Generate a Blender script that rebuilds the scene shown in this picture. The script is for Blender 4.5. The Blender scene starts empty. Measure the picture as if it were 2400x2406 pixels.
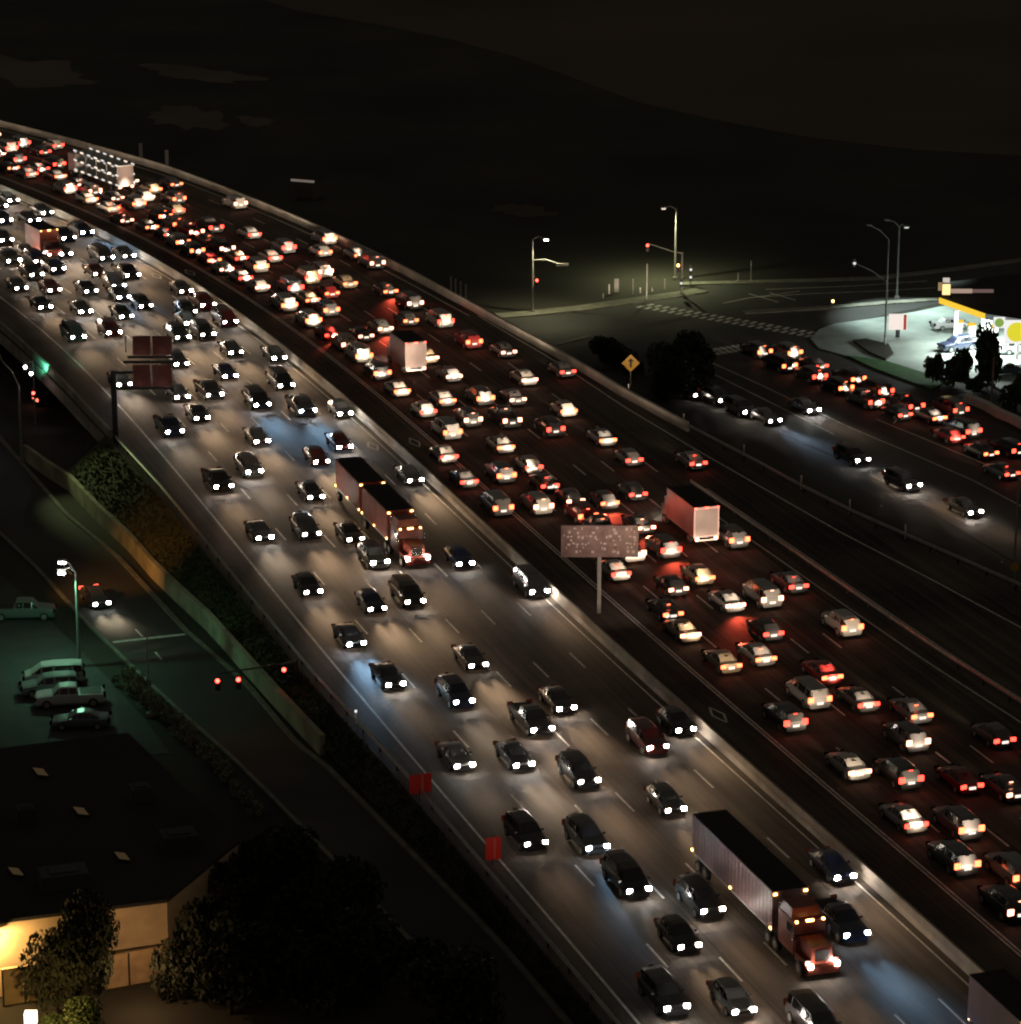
import bpy, bmesh, math, random
from mathutils import Vector, Matrix

# ---------------------------------------------------------------- camera, world, exposure
F_PX, CAM_H = 7500.0, 90.0
PITCH = math.atan(2300.0 / F_PX)
scene = bpy.context.scene
COL = scene.collection
cam_d = bpy.data.cameras.new("camera"); cam = bpy.data.objects.new("camera", cam_d); COL.objects.link(cam)
cam.location = (0, 0, CAM_H); cam.rotation_euler = (math.pi/2 - PITCH, 0, 0)
cam_d.sensor_fit = 'HORIZONTAL'; cam_d.sensor_width = 36.0; cam_d.lens = 36.0 * F_PX / 2400.0
cam_d.clip_start = 1.0; cam_d.clip_end = 6000.0
scene.camera = cam
world = bpy.data.worlds.new("World"); scene.world = world; world.use_nodes = True
wn = world.node_tree; wn.nodes.clear()
sky = wn.nodes.new('ShaderNodeTexSky'); sky.sky_type = 'NISHITA'; sky.sun_disc = False
sky.sun_elevation = math.radians(-6); sky.sun_rotation = math.radians(200)
bg = wn.nodes.new('ShaderNodeBackground'); bg.inputs[1].default_value = 0.05
bg2 = wn.nodes.new('ShaderNodeBackground'); bg2.inputs[0].default_value = (1.0, 0.86, 0.68, 1); bg2.inputs[1].default_value = 0.042   # night sky lit from below by the city
add = wn.nodes.new('ShaderNodeAddShader'); wo = wn.nodes.new('ShaderNodeOutputWorld')
wn.links.new(sky.outputs[0], bg.inputs[0]); wn.links.new(bg.outputs[0], add.inputs[0]); wn.links.new(bg2.outputs[0], add.inputs[1]); wn.links.new(add.outputs[0], wo.inputs[0])
scene.view_settings.view_transform = 'Standard'; scene.view_settings.look = 'None'
scene.view_settings.exposure = 0.0; scene.view_settings.gamma = 1.0
scene.render.engine = 'CYCLES'
cy = scene.cycles
cy.use_light_tree = True; cy.max_bounces = 3; cy.diffuse_bounces = 1; cy.glossy_bounces = 1; cy.transmission_bounces = 1
cy.caustics_reflective = False; cy.caustics_refractive = False
cy.sample_clamp_indirect = 2.0; cy.sample_clamp_direct = 0.0
cy.use_denoising = True
cy.pixel_filter_type = 'BLACKMAN_HARRIS'; cy.filter_width = 2.1
HEAD_POWER = 158000.0      # long exposure: the lamps are many times brighter than the night sky
OUT_POWER = 22000.0
RND = random.Random(11)

# ---------------------------------------------------------------- helpers
def ray(px, py):
    u, v = (px - 1200) / F_PX, (py - 1203) / F_PX
    c, s = math.cos(PITCH), math.sin(PITCH)
    return (u, c - v*s, -s - v*c)
def P(px, py, z=0.0):            # photo pixel -> point on the level z
    d = ray(px, py); t = (z - CAM_H) / d[2]
    return Vector((d[0]*t, d[1]*t, z))
def PV(px, py, Y):               # photo pixel -> point at distance Y
    d = ray(px, py); t = Y / d[1]
    return Vector((d[0]*t, Y, CAM_H + d[2]*t))

GZ = -6.0                        # street level; the freeway deck is z = 0
CO = [64.087062568803, -419.8991304289999, 1007.3626914417777, -1134.6439257866748, 517.1584346429141, -30.879748557351242]
def cx(y):
    r = 0
    for k in CO: r = r * (y/270.0) + k
    return r
_pts = [(cx(185.0) + 0.333*(185.0 - y), y) for y in range(60, 185, 5)] + [(cx(y), float(y)) for y in range(185, 481, 3)]
h = math.atan2(_pts[-1][0]-_pts[-2][0], _pts[-1][1]-_pts[-2][1]); x, y = _pts[-1]
for i in range(60):
    h -= 0.0068; x += 3*math.sin(h); y += 3*math.cos(h); _pts.append((x, y))
_seg = [0.0]
for a, b in zip(_pts, _pts[1:]): _seg.append(_seg[-1] + math.hypot(b[0]-a[0], b[1]-a[1]))
_s175 = next(_seg[i] + (175-_pts[i][1])/(_pts[i+1][1]-_pts[i][1])*(_seg[i+1]-_seg[i]) for i in range(len(_pts)-1) if _pts[i][1] <= 175 < _pts[i+1][1])
def road(s, off, z=0.0):         # distance along the median, metres to its right
    t = s + _s175
    lo, hi = 0, len(_seg)-2
    while lo < hi:
        m = (lo+hi+1)//2
        if _seg[m] <= t: lo = m
        else: hi = m-1
    i = lo; f = (t-_seg[i])/(_seg[i+1]-_seg[i])
    def tan(j):
        j0, j1 = max(j-2, 0), min(j+2, len(_pts)-1)
        v = Vector((_pts[j1][0]-_pts[j0][0], _pts[j1][1]-_pts[j0][1])); return v.normalized()
    T = (tan(i)*(1-f) + tan(i+1)*f).normalized()
    bx = _pts[i][0]*(1-f)+_pts[i+1][0]*f; by = _pts[i][1]*(1-f)+_pts[i+1][1]*f
    return Vector((bx + T.y*off, by - T.x*off, z)), math.atan2(T.y, T.x)
def lerp_tab(tab, s):
    if s <= tab[0][0]: return tab[0][1]
    for a, b in zip(tab, tab[1:]):
        if s <= b[0]: return a[1] + (b[1]-a[1])*(s-a[0])/(b[0]-a[0])
    return tab[-1][1]
def terr(Y):                     # left of the freeway the ground climbs towards the camera
    return GZ + 3.5*min(max((340.0-Y)/78.0, 0.0), 1.0)
def G(px, py, dz=0.0):
    z = GZ
    for _ in range(12): z = terr(P(px, py, z + dz).y)
    q = P(px, py, z + dz); return q
def SO(p):                       # world point -> (distance along, offset)
    best = None; s = -60.0
    while s < 340:
        q = road(s, 0)[0]; d = (q.x-p.x)**2 + (q.y-p.y)**2
        if best is None or d < best[0]: best = (d, s)
        s += 1.0
    s = best[1]; q, a = road(s, 0); N = Vector((math.sin(a), -math.cos(a))); return s, (p.x-q.x)*N.x + (p.y-q.y)*N.y
A_TAB = [(20,50),(60,44),(85,40),(100,37.1),(111,34.9),(121,33.5),(130,32.7),(146,30.9),(160,29.6),(176,28.9),(192,28.0),(209,27.3),(240,26.8),(275,26.4),(297,26.4),(320,24.9),(342,23.6),(420,22)]
B_TAB = [(20,41),(77,35.4),(92,33.8),(108,31.8),(140,29.1),(157,28.1),(177,27.9),(194,27.3)]
G_TAB = [(-40,27),(57,25.2),(72,24.4),(87,24.0),(104,23.6),(126,22.9)]
F_TAB = [(-60,-24.6),(16,-24.9),(59,-25.1),(85,-25.8),(140,-26.2),(170,-27.0),(215,-27.5),(300,-28),(420,-28)]

def tag(o, label=None, cat=None, group=None, kind=None):
    if label: o['label'] = label
    if cat: o['category'] = cat
    if group: o['group'] = group
    if kind: o['kind'] = kind
    return o
def empty(name, loc=(0,0,0), rz=0.0, label=None, cat=None, group=None):
    o = bpy.data.objects.new(name, None); COL.objects.link(o)
    o.location = loc; o.rotation_euler = (0, 0, rz); o.empty_display_size = 0.3
    return tag(o, label, cat, group)
class MB:
    def __init__(self): self.v = []; self.f = []
    def quad(self, *p):
        n = len(self.v); self.v += [tuple(q) for q in p]; self.f.append(tuple(range(n, n+len(p)))); return self
    def box(self, cx_, cy_, cz, sx, sy, sz, rz=0.0, taper=1.0):
        n = len(self.v); c, s = math.cos(rz), math.sin(rz)
        for dz in (-.5, .5):
            k = taper if dz > 0 else 1.0
            for dx, dy in ((-.5,-.5),(.5,-.5),(.5,.5),(-.5,.5)):
                X, Y = dx*sx*k, dy*sy*k
                self.v.append((cx_+X*c-Y*s, cy_+X*s+Y*c, cz+dz*sz))
        for q in ((0,3,2,1),(4,5,6,7),(0,1,5,4),(1,2,6,5),(2,3,7,6),(3,0,4,7)): self.f.append(tuple(n+i for i in q))
        return self
    def tube(self, pts, r, r2=None, n=8):
        r2 = r if r2 is None else r2; base = len(self.v); m = len(pts)
        for i, p in enumerate(pts):
            p = Vector(p); d = (Vector(pts[min(i+1, m-1)]) - Vector(pts[max(i-1, 0)])).normalized()
            a = d.cross(Vector((0,0,1)) if abs(d.z) < .9 else Vector((1,0,0))).normalized(); b = d.cross(a)
            rr = r + (r2-r)*i/max(m-1, 1)
            for k in range(n):
                t = 2*math.pi*k/n; self.v.append(tuple(p + a*math.cos(t)*rr + b*math.sin(t)*rr))
        for i in range(m-1):
            for k in range(n):
                self.f.append((base+i*n+k, base+i*n+(k+1)%n, base+(i+1)*n+(k+1)%n, base+(i+1)*n+k))
        self.f.append(tuple(base+k for k in range(n))[::-1]); self.f.append(tuple(base+(m-1)*n+k for k in range(n)))
        return self
    def prism(self, poly, z0, z1):
        n = len(poly); b = len(self.v)
        self.v += [(p[0], p[1], z0) for p in poly] + [(p[0], p[1], z1) for p in poly]
        self.f.append(tuple(b+i for i in range(n))[::-1]); self.f.append(tuple(b+n+i for i in range(n)))
        for i in range(n): self.f.append((b+i, b+(i+1)%n, b+n+(i+1)%n, b+n+i))
        return self
    def build(self, name, mat, parent=None, loc=None, smooth=False):
        me = bpy.data.meshes.new(name); me.from_pydata(self.v, [], self.f)
        bm = bmesh.new(); bm.from_mesh(me); bmesh.ops.recalc_face_normals(bm, faces=bm.faces); bm.to_mesh(me); bm.free()
        if smooth:
            for p in me.polygons: p.use_smooth = True
        me.materials.append(mat)
        o = bpy.data.objects.new(name, me); COL.objects.link(o)
        if parent: o.parent = parent
        if loc: o.location = loc
        return o
def sheet(name, poly, z, mat, parent=None):
    me = bpy.data.meshes.new(name); me.from_pydata([(p[0], p[1], z) for p in poly], [], [tuple(range(len(poly)))])
    bm = bmesh.new(); bm.from_mesh(me)
    for f in bm.faces:
        if f.normal.z < 0: f.normal_flip()
    bm.to_mesh(me); bm.free(); me.materials.append(mat)
    o = bpy.data.objects.new(name, me); COL.objects.link(o)
    if parent: o.parent = parent
    return o
def drape(name, poly, dz, mat_):
    me = bpy.data.meshes.new(name); me.from_pydata([(p[0], p[1], 0) for p in poly], [], [tuple(range(len(poly)))])
    bm = bmesh.new(); bm.from_mesh(me)
    bmesh.ops.triangulate(bm, faces=bm.faces)
    for Y in (340.0, 262.0): bmesh.ops.bisect_plane(bm, geom=bm.verts[:]+bm.edges[:]+bm.faces[:], plane_co=(0,Y,0), plane_no=(0,1,0))
    for v in bm.verts: v.co.z = terr(v.co.y) + dz
    bm.normal_update()
    for f in bm.faces:
        if f.normal.z < 0: f.normal_flip()
    bm.to_mesh(me); bm.free(); me.materials.append(mat_)
    o = bpy.data.objects.new(name, me); COL.objects.link(o); o['kind'] = 'structure'; return o
def ribbon(mb, s0, s1, fo0, fo1, z0, z1=None, step=4.0):      # strip along the freeway between two offsets
    z1 = z0 if z1 is None else z1
    g = lambda f, s: f(s) if callable(f) else f
    n = max(1, int(math.ceil((s1-s0)/step))); b = len(mb.v)
    for i in range(n+1):
        s = s0 + (s1-s0)*i/n
        mb.v.append(tuple(road(s, g(fo0, s), g(z0, s))[0])); mb.v.append(tuple(road(s, g(fo1, s), g(z1, s))[0]))
    for i in range(n): mb.f.append((b+2*i, b+2*i+1, b+2*i+3, b+2*i+2))
    return mb
def extrude_path(mb, pts, prof):     # profile [(side, up)] swept along pts
    n = len(prof); b = len(mb.v); m = len(pts)
    for i, p in enumerate(pts):
        p = Vector(p); t = (Vector(pts[min(i+1, m-1)]) - Vector(pts[max(i-1, 0)])); t.z = 0; t.normalize()
        N = Vector((t.y, -t.x, 0))
        for a, u in prof: mb.v.append(tuple(p + N*a + Vector((0,0,u))))
    for i in range(m-1):
        for k in range(n): mb.f.append((b+i*n+k, b+i*n+(k+1)%n, b+(i+1)*n+(k+1)%n, b+(i+1)*n+k))
    mb.f.append(tuple(b+k for k in range(n))); mb.f.append(tuple(b+(m-1)*n+k for k in range(n))[::-1])
    return mb
def path_s(s0, s1, fo, z=0.0, step=4.0):
    n = max(1, int((s1-s0)/step)); r = []
    for i in range(n+1):
        s = s0+(s1-s0)*i/n; r.append(road(s, fo(s) if callable(fo) else fo, z)[0])
    return r

# ---------------------------------------------------------------- materials
def mat(name, col, rough=0.7, metal=0.0, var=0.25, scale=0.6, detail=4, col2=None, bump=0.0, spec=0.5):
    m = bpy.data.materials.new(name); m.use_nodes = True; nt = m.node_tree; N = nt.nodes; Lk = nt.links
    b = N['Principled BSDF']; b.inputs['Roughness'].default_value = rough; b.inputs['Metallic'].default_value = metal
    b.inputs['Specular IOR Level'].default_value = spec
    tc = N.new('ShaderNodeTexCoord'); no = N.new('ShaderNodeTexNoise'); no.inputs['Scale'].default_value = scale; no.inputs['Detail'].default_value = detail
    Lk.new(tc.outputs['Object'], no.inputs['Vector'])
    cr = N.new('ShaderNodeValToRGB'); cr.color_ramp.elements[0].position = .32; cr.color_ramp.elements[1].position = .68
    c2 = col2 or tuple(min(1, c*(1+var)) for c in col); c1 = col if col2 else tuple(c*(1-var) for c in col)
    cr.color_ramp.elements[0].color = (*c1, 1); cr.color_ramp.elements[1].color = (*c2, 1)
    Lk.new(no.outputs['Fac'], cr.inputs['Fac']); Lk.new(cr.outputs['Color'], b.inputs['Base Color'])
    if bump:
        bp = N.new('ShaderNodeBump'); bp.inputs['Strength'].default_value = bump; n2 = N.new('ShaderNodeTexNoise'); n2.inputs['Scale'].default_value = scale*12
        Lk.new(tc.outputs['Object'], n2.inputs['Vector']); Lk.new(n2.outputs['Fac'], bp.inputs['Height']); Lk.new(bp.outputs['Normal'], b.inputs['Normal'])
    return m
def emit(name, col, strength, sampling='AUTO', objcol=False):
    m = bpy.data.materials.new(name); m.use_nodes = True; nt = m.node_tree; nt.nodes.clear()
    e = nt.nodes.new('ShaderNodeEmission'); o = nt.nodes.new('ShaderNodeOutputMaterial')
    e.inputs[0].default_value = (*col, 1); e.inputs[1].default_value = strength
    if objcol:
        oi = nt.nodes.new('ShaderNodeObjectInfo'); mu = nt.nodes.new('ShaderNodeMath'); mu.operation = 'MULTIPLY'; mu.inputs[1].default_value = strength
        nt.links.new(oi.outputs['Color'], e.inputs[0]); nt.links.new(oi.outputs['Alpha'], mu.inputs[0]); nt.links.new(mu.outputs[0], e.inputs[1])
    nt.links.new(e.outputs[0], o.inputs[0])
    m.cycles.emission_sampling = sampling
    return m
M = {}
M['ground'] = mat('dry_ground', (.035,.032,.024), .95, var=.5, scale=.035, detail=8)
M['field'] = mat('dry_field', (.10,.075,.055), .95, var=.3, scale=.012, detail=8)
M['field2'] = mat('pale_field', (.125,.10,.08), .95, var=.25, scale=.03, detail=6)
M['grass'] = mat('grass', (.035,.045,.018), .95, col2=(.075,.075,.03), scale=.25, detail=9, bump=.6)
M['lawn'] = mat('lawn', (.03,.10,.03), .9, col2=(.06,.16,.05), scale=1.2, bump=.4)
M['asphalt'] = mat('street_asphalt', (.045,.043,.040), .8, var=.3, scale=.12, detail=8, bump=.15)
M['lot'] = mat('parking_asphalt', (.06,.062,.06), .85, var=.25, scale=.2, detail=6)
M['concrete'] = mat('concrete', (.30,.28,.25), .85, var=.25, scale=.5, detail=7, bump=.2)
M['barrier'] = mat('barrier_concrete', (.34,.31,.26), .85, var=.35, scale=.35, detail=8)
M['parapet'] = mat('parapet_concrete', (.50,.48,.44), .85, var=.3, scale=.25, detail=8)
M['walk'] = mat('pavement', (.19,.185,.15), .9, var=.25, scale=.8)
M['plaza'] = mat('forecourt_concrete', (.33,.38,.35), .8, var=.30, scale=.22, detail=8)
M['paint'] = mat('road_paint', (.70,.68,.62), .7, var=.25, scale=1.5)
M['steel'] = mat('galvanised_steel', (.42,.42,.40), .45, .6, var=.15, scale=2)
M['pole'] = mat('lamp_pole_metal', (.36,.36,.34), .5, .3, var=.15, scale=1)
M['darkmetal'] = mat('dark_metal', (.04,.04,.042), .5, .4)
M['roof'] = mat('tar_roof', (.022,.021,.020), .95, var=.35, scale=.15)
M['stucco'] = mat('stucco_wall', (.55,.42,.26), .9, var=.18, scale=.6, detail=8)
M['block'] = mat('yard_wall', (.42,.30,.17), .9, var=.2, scale=1.2)
M['rubber'] = mat('tyre_rubber', (.02,.02,.02), .8)
M['chassis'] = mat('chassis', (.025,.025,.025), .7)
M['signback'] = mat('sign_backing', (.20,.085,.085), .5, .2, var=.15, scale=1.3)
M['yellowsign'] = mat('yellow_sign', (.75,.40,.06), .5, var=.1)
M['redsign'] = mat('red_sign', (.55,.03,.02), .5, var=.1)
M['bark'] = mat('bark', (.06,.045,.03), .95)
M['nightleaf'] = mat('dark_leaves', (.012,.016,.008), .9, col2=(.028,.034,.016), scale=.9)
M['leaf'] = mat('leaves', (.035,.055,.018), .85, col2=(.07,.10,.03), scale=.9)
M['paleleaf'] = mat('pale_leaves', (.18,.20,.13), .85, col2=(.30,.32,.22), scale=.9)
M['wallgreen'] = mat('retaining_wall', (.36,.34,.24), .9, var=.3, scale=.45, detail=8)
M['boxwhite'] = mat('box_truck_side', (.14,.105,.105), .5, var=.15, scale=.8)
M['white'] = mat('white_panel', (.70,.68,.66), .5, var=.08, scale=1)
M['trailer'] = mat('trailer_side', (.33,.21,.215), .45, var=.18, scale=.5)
M['truckred'] = mat('truck_red_paint', (.21,.042,.025), .4, var=.1)
M['redbox'] = mat('red_container', (.50,.13,.09), .6, var=.2, scale=.7)
M['chrome'] = mat('chrome', (.6,.6,.6), .2, .9, var=.05)
def road_mat():     # freeway concrete / asphalt: stretched noise puts tyre polish and headlight streaks into the colour; slab joints follow
    m = mat('freeway_surface', (.075,.068,.060), .82, var=.0, scale=.2, spec=.3)
    nt = m.node_tree; N = nt.nodes; L = nt.links; b = N['Principled BSDF']
    uv = N.new('ShaderNodeUVMap'); mp = N.new('ShaderNodeMapping'); mp.inputs['Scale'].default_value = (.025, 2.0, 1)
    n1 = N.new('ShaderNodeTexNoise'); n1.inputs['Scale'].default_value = 1.0; n1.inputs['Detail'].default_value = 5
    L.new(uv.outputs[0], mp.inputs[0]); L.new(mp.outputs[0], n1.inputs['Vector'])
    n2 = N.new('ShaderNodeTexNoise'); n2.inputs['Scale'].default_value = .09; n2.inputs['Detail'].default_value = 6
    L.new(uv.outputs[0], n2.inputs['Vector'])
    mx = N.new('ShaderNodeMath'); mx.operation = 'ADD'; L.new(n1.outputs['Fac'], mx.inputs[0]); L.new(n2.outputs['Fac'], mx.inputs[1])
    cr = N.new('ShaderNodeValToRGB'); e = cr.color_ramp.elements
    mh = N.new('ShaderNodeMath'); mh.operation = 'MULTIPLY'; mh.inputs[1].default_value = .5; L.new(mx.outputs[0], mh.inputs[0])
    e[0].position = .38; e[0].color = (.028,.023,.019,1); e[1].position = .60; e[1].color = (.125,.102,.080,1)
    L.new(mh.outputs[0], cr.inputs['Fac'])
    # longitudinal slab joints at the lane edges and paler wheel tracks
    sx = N.new('ShaderNodeSeparateXYZ'); L.new(uv.outputs[0], sx.inputs[0])
    def mt(op, a, v=None, v2=None):
        q = N.new('ShaderNodeMath'); q.operation = op; L.new(a, q.inputs[0])
        if v is not None: q.inputs[1].default_value = v
        return q.outputs[0]
    fr = mt('FRACT', mt('DIVIDE', mt('ADD', sx.outputs['Y'], 73.25), 3.68)); jt = mt('GREATER_THAN', fr, .035)
    tr = mt('ADD', mt('MULTIPLY', mt('COSINE', mt('MULTIPLY', sx.outputs['Y'], 3.415)), .13), .87)
    fx = mt('FRACT', mt('DIVIDE', sx.outputs['X'], 4.6)); jx = mt('ADD', mt('MULTIPLY', mt('GREATER_THAN', fx, .03), .25), .75)
    j2 = mt('ADD', mt('MULTIPLY', jt, .5), .5)
    pr = N.new('ShaderNodeMath'); pr.operation = 'MULTIPLY'; L.new(j2, pr.inputs[0]); L.new(tr, pr.inputs[1])
    pr2 = N.new('ShaderNodeMath'); pr2.operation = 'MULTIPLY'; L.new(pr.outputs[0], pr2.inputs[0]); L.new(jx, pr2.inputs[1])
    vm = N.new('ShaderNodeVectorMath'); vm.operation = 'SCALE'; L.new(cr.outputs['Color'], vm.inputs[0]); L.new(pr2.outputs[0], vm.inputs['Scale'])
    L.new(vm.outputs[0], b.inputs['Base Color'])
    rr = N.new('ShaderNodeMapRange'); rr.inputs['To Min'].default_value = .72; rr.inputs['To Max'].default_value = .9
    L.new(n1.outputs['Fac'], rr.inputs['Value']); L.new(rr.outputs[0], b.inputs['Roughness'])
    return m
M['freeway'] = road_mat()
def paint_obj(name, rough=.3):
    m = bpy.data.materials.new(name); m.use_nodes = True; N = m.node_tree.nodes; b = N['Principled BSDF']
    oi = N.new('ShaderNodeObjectInfo'); m.node_tree.links.new(oi.outputs['Color'], b.inputs['Base Color'])
    b.inputs['Roughness'].default_value = rough; b.inputs['Coat Weight'].default_value = .5; b.inputs['Coat Roughness'].default_value = .12
    return m
M['paintwork'] = paint_obj('car_paint')
M['glass'] = mat('car_glass', (.012,.013,.015), .12, var=.1, spec=.8)
M['headlens'] = emit('headlamp_lens', (1,1,1), 130.0, 'NONE', True)
M['taillens'] = emit('tail_lamp_lens', (1,.1,.05), 6.0, 'NONE', True)
M['platelit'] = emit('number_plate_glow', (1,.86,.70), 1.4, 'NONE')  # plate itself glows, emission added to brighten the car rears
M['amber'] = emit('amber_marker', (1,.55,.16), 9.0, 'NONE')
M['whitelamp'] = emit('white_lamp', (1,.98,.93), 40.0, 'NONE')
M['redlamp'] = emit('red_signal_lens', (1,.045,.03), 14.0, 'NONE')
M['signalhalo'] = emit('amber_signal_lens', (1,.35,.08), 18.0, 'NONE')
M['lamplens_off'] = mat('unlit_lens', (.3,.3,.32), .2)
M['skylight'] = emit('lit_skylight', (.42,.27,.13), .10, 'NONE')

def lamp(name, kind, loc, power, col, parent=None, radius=.25, rot=None, angle=None, blend=.6, target=None):
    l = bpy.data.lights.new(name, kind); l.energy = power; l.color = col; l.shadow_soft_size = radius
    if kind == 'SPOT': l.spot_size = math.radians(angle or 120); l.spot_blend = blend
    o = bpy.data.objects.new(name, l); COL.objects.link(o); o.location = loc
    if target is not None:
        o.rotation_euler = (Vector(target) - Vector(loc)).to_track_quat('-Z', 'Y').to_euler()
    elif rot: o.rotation_euler = rot
    if parent: o.parent = parent
    return o
HEADCARS=[(0,32.0,-1.9),(0,62.1,-1.7),(0,97.6,-1.5),(0,134.6,-1.9),(0,160.9,-1.7),(0,186.4,-1.8),(0,204.7,-2.2),(0,222.6,-2.1),(0,244.9,-2.0),(0,260.4,-2.1),(0,276.0,-1.7),(0,286.4,-2.4),(1,22.7,-5.3),(1,58.9,-5.3),(1,107.6,-5.2),(1,148.4,-5.3),(1,162.7,-5.3),(1,173.9,-4.6),(1,190.6,-5.7),(1,199.4,-6.5),(1,206.3,-6.5),(1,211.9,-5.0),(1,283.5,-5.4),(2,47.2,-8.5),(2,69.6,-8.9),(2,143.9,-9.0),(2,166.9,-9.2),(2,180.4,-9.2),(2,199.2,-9.6),(2,217.0,-9.0),(2,222.6,-10.1),(2,228.2,-9.0),(2,236.6,-8.8),(2,249.6,-9.0),(2,273.2,-8.8),(3,9.4,-13.1),(3,29.4,-12.9),(3,54.1,-12.7),(3,65.4,-12.4),(3,81.4,-12.4),(3,98.4,-12.7),(3,109.9,-12.6),(3,117.8,-12.7),(3,132.1,-12.7),(3,153.2,-12.8),(3,172.5,-13.0),(3,187.6,-12.9),(3,212.6,-12.7),(3,227.5,-12.8),(3,240.8,-12.9),(3,246.4,-13.5),(3,252.0,-13.0),(3,261.0,-13.2),(4,14.7,-16.7),(4,24.9,-16.4),(4,34.3,-16.4),(4,42.1,-16.5),(4,59.2,-16.1),(4,73.2,-16.3),(4,97.9,-16.3),(4,120.1,-16.3),(4,142.0,-16.4),(4,164.2,-16.5),(4,173.4,-16.4),(4,204.5,-16.4),(4,217.1,-16.5),(4,230.1,-16.7),(5,16.2,-20.7),(5,44.2,-20.4),(5,60.5,-20.4),(5,79.2,-20.2),(5,89.7,-20.5),(5,104.1,-20.4),(5,120.9,-20.6),(5,137.9,-20.5),(5,159.2,-20.6),(5,180.9,-21.1),(5,204.2,-20.8),(5,221.4,-20.3)]
TAILCARS=[(0,122.0,3.1),(0,131.9,2.8),(0,141.0,3.6),(1,22.2,6.6),(1,30.4,6.7),(1,38.5,6.7),(1,49.2,7.2),(1,60.0,6.7),(1,74.1,7.1),(1,82.4,6.8),(1,88.0,7.4),(1,99.9,7.0),(1,121.2,6.9),(1,132.3,6.8),(1,149.1,6.5),(1,158.2,6.7),(1,167.2,6.6),(1,174.7,6.7),(1,182.7,7.1),(1,188.3,7.2),(1,193.9,6.9),(1,200.9,6.9),(1,209.3,6.7),(1,220.2,7.0),(1,225.8,6.8),(1,231.4,6.3),(1,237.0,6.7),(1,242.6,6.5),(1,248.2,6.7),(1,253.8,7.1),(1,259.5,6.8),(1,265.1,5.5),(1,273.5,7.1),(1,280.7,7.0),(1,288.4,7.2),(1,301.9,7.5),(1,307.5,7.2),(2,27.2,9.6),(2,36.1,9.9),(2,46.2,10.0),(2,64.1,10.6),(2,74.8,10.5),(2,94.2,10.3),(2,104.6,10.1),(2,116.9,9.9),(2,111.3,10.1),(2,122.5,10.6),(2,128.1,9.9),(2,134.7,10.5),(2,142.5,10.1),(2,153.0,10.0),(2,161.7,10.0),(2,183.2,9.8),(2,192.0,10.4),(2,205.1,10.6),(2,211.3,10.4),(2,217.7,10.5),(2,230.4,10.6),(2,236.5,10.3),(2,242.1,10.5),(2,247.7,10.6),(2,253.3,10.7),(2,258.9,10.6),(2,264.5,10.9),(2,273.9,11.1),(2,279.5,10.4),(2,285.1,9.5),(2,290.7,10.3),(2,298.1,10.2),(2,304.5,10.6),(2,312.4,10.7),(2,318.0,10.3),(3,43.9,13.9),(3,53.0,13.9),(3,62.2,14.0),(3,69.0,13.9),(3,80.5,13.6),(3,88.5,13.4),(3,96.4,13.7),(3,104.6,13.6),(3,112.2,14.0),(3,120.8,13.5),(3,151.4,13.8),(3,160.8,14.0),(3,171.2,13.9),(3,179.8,14.1),(3,194.6,13.7),(3,213.8,13.8),(3,221.9,14.3),(3,234.9,14.3),(3,254.7,14.1),(3,267.8,14.3),(3,278.0,14.4),(3,320.9,13.7),(4,41.4,16.4),(4,58.5,16.9),(4,88.6,16.9),(4,122.7,17.1),(4,146.8,17.0),(4,159.7,17.3),(4,197.2,17.8),(4,217.8,17.7),(4,239.1,17.9),(4,249.0,17.2),(4,282.3,17.6),(4,316.2,16.9),(5,51.6,20.6),(5,79.4,20.4),(5,91.6,20.7),(5,105.5,20.7),(5,134.0,20.9),(5,141.7,20.9),(5,153.6,20.9),(5,167.1,21.3),(5,184.5,21.0),(5,194.8,21.3),(5,204.5,21.1),(5,212.0,20.8),(5,235.3,21.4),(5,284.2,21.8),(5,319.7,21.0),(6,130.9,26.6),(6,169.0,26.5),(6,179.3,23.3),(6,226.2,24.8),(6,231.8,24.9),(6,241.7,24.8),(6,267.2,23.4)]
BLUE_H=[(0,260.4),(2,223),(2,227.2),(2,166.9),(1,162.7),(4,42),(5,89.7),(1,22.7)];RED_T=[(1,193.2),(3,112.2),(3,88.5),(3,104.6),(3,120.8),(3,194.6)]
# ---------------------------------------------------------------- ground
sheet('ground', [(-900,40),(900,40),(1500,2500),(-1500,2500)], GZ-.06, M['ground'])['kind'] = 'structure'
def px_poly(s, z): return [P(*map(float, a.split(',')), z) for a in s.split()]
def sstruct(name, s, z, m):
    o = sheet(name, px_poly(s, z), z, m); o['kind'] = 'structure'; return o
sstruct('far_field', "560,-20 700,25 900,60 1060,92 1200,130 1340,180 1500,240 1700,285 1900,322 2150,352 2450,368 3000,380 3000,-400 200,-400", GZ-.03, M['field'])
drape('ground', [(-420,60)] + [tuple(road(s, -6)[0][:2]) for s in range(-95, 190, 8)] + [(-420,339.9)], -.05, M['ground'])
def blob(name, cx_, cy_, rx, ry, seed, m, z=GZ-.02):
    r = random.Random(seed); pts = []
    for i in range(26):
        t = 2*math.pi*i/26; k = 1 + r.uniform(-.28, .28)
        pts.append(P(cx_ + math.cos(t)*rx*k, cy_ + math.sin(t)*ry*k + .10*math.cos(t)*rx, z))
    o = sheet(name, pts, z, m); o['kind'] = 'structure'; return o
blob('field', 60, 168, 150, 34, 1, M['field2']); blob('field', 470, 172, 130, 17, 2, M['field2'])
blob('field', 450, 278, 95, 26, 3, M['field2']); blob('field', 600, 285, 45, 11, 4, M['field2']); blob('field', 1230, 495, 70, 14, 6, M['field'])

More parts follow.
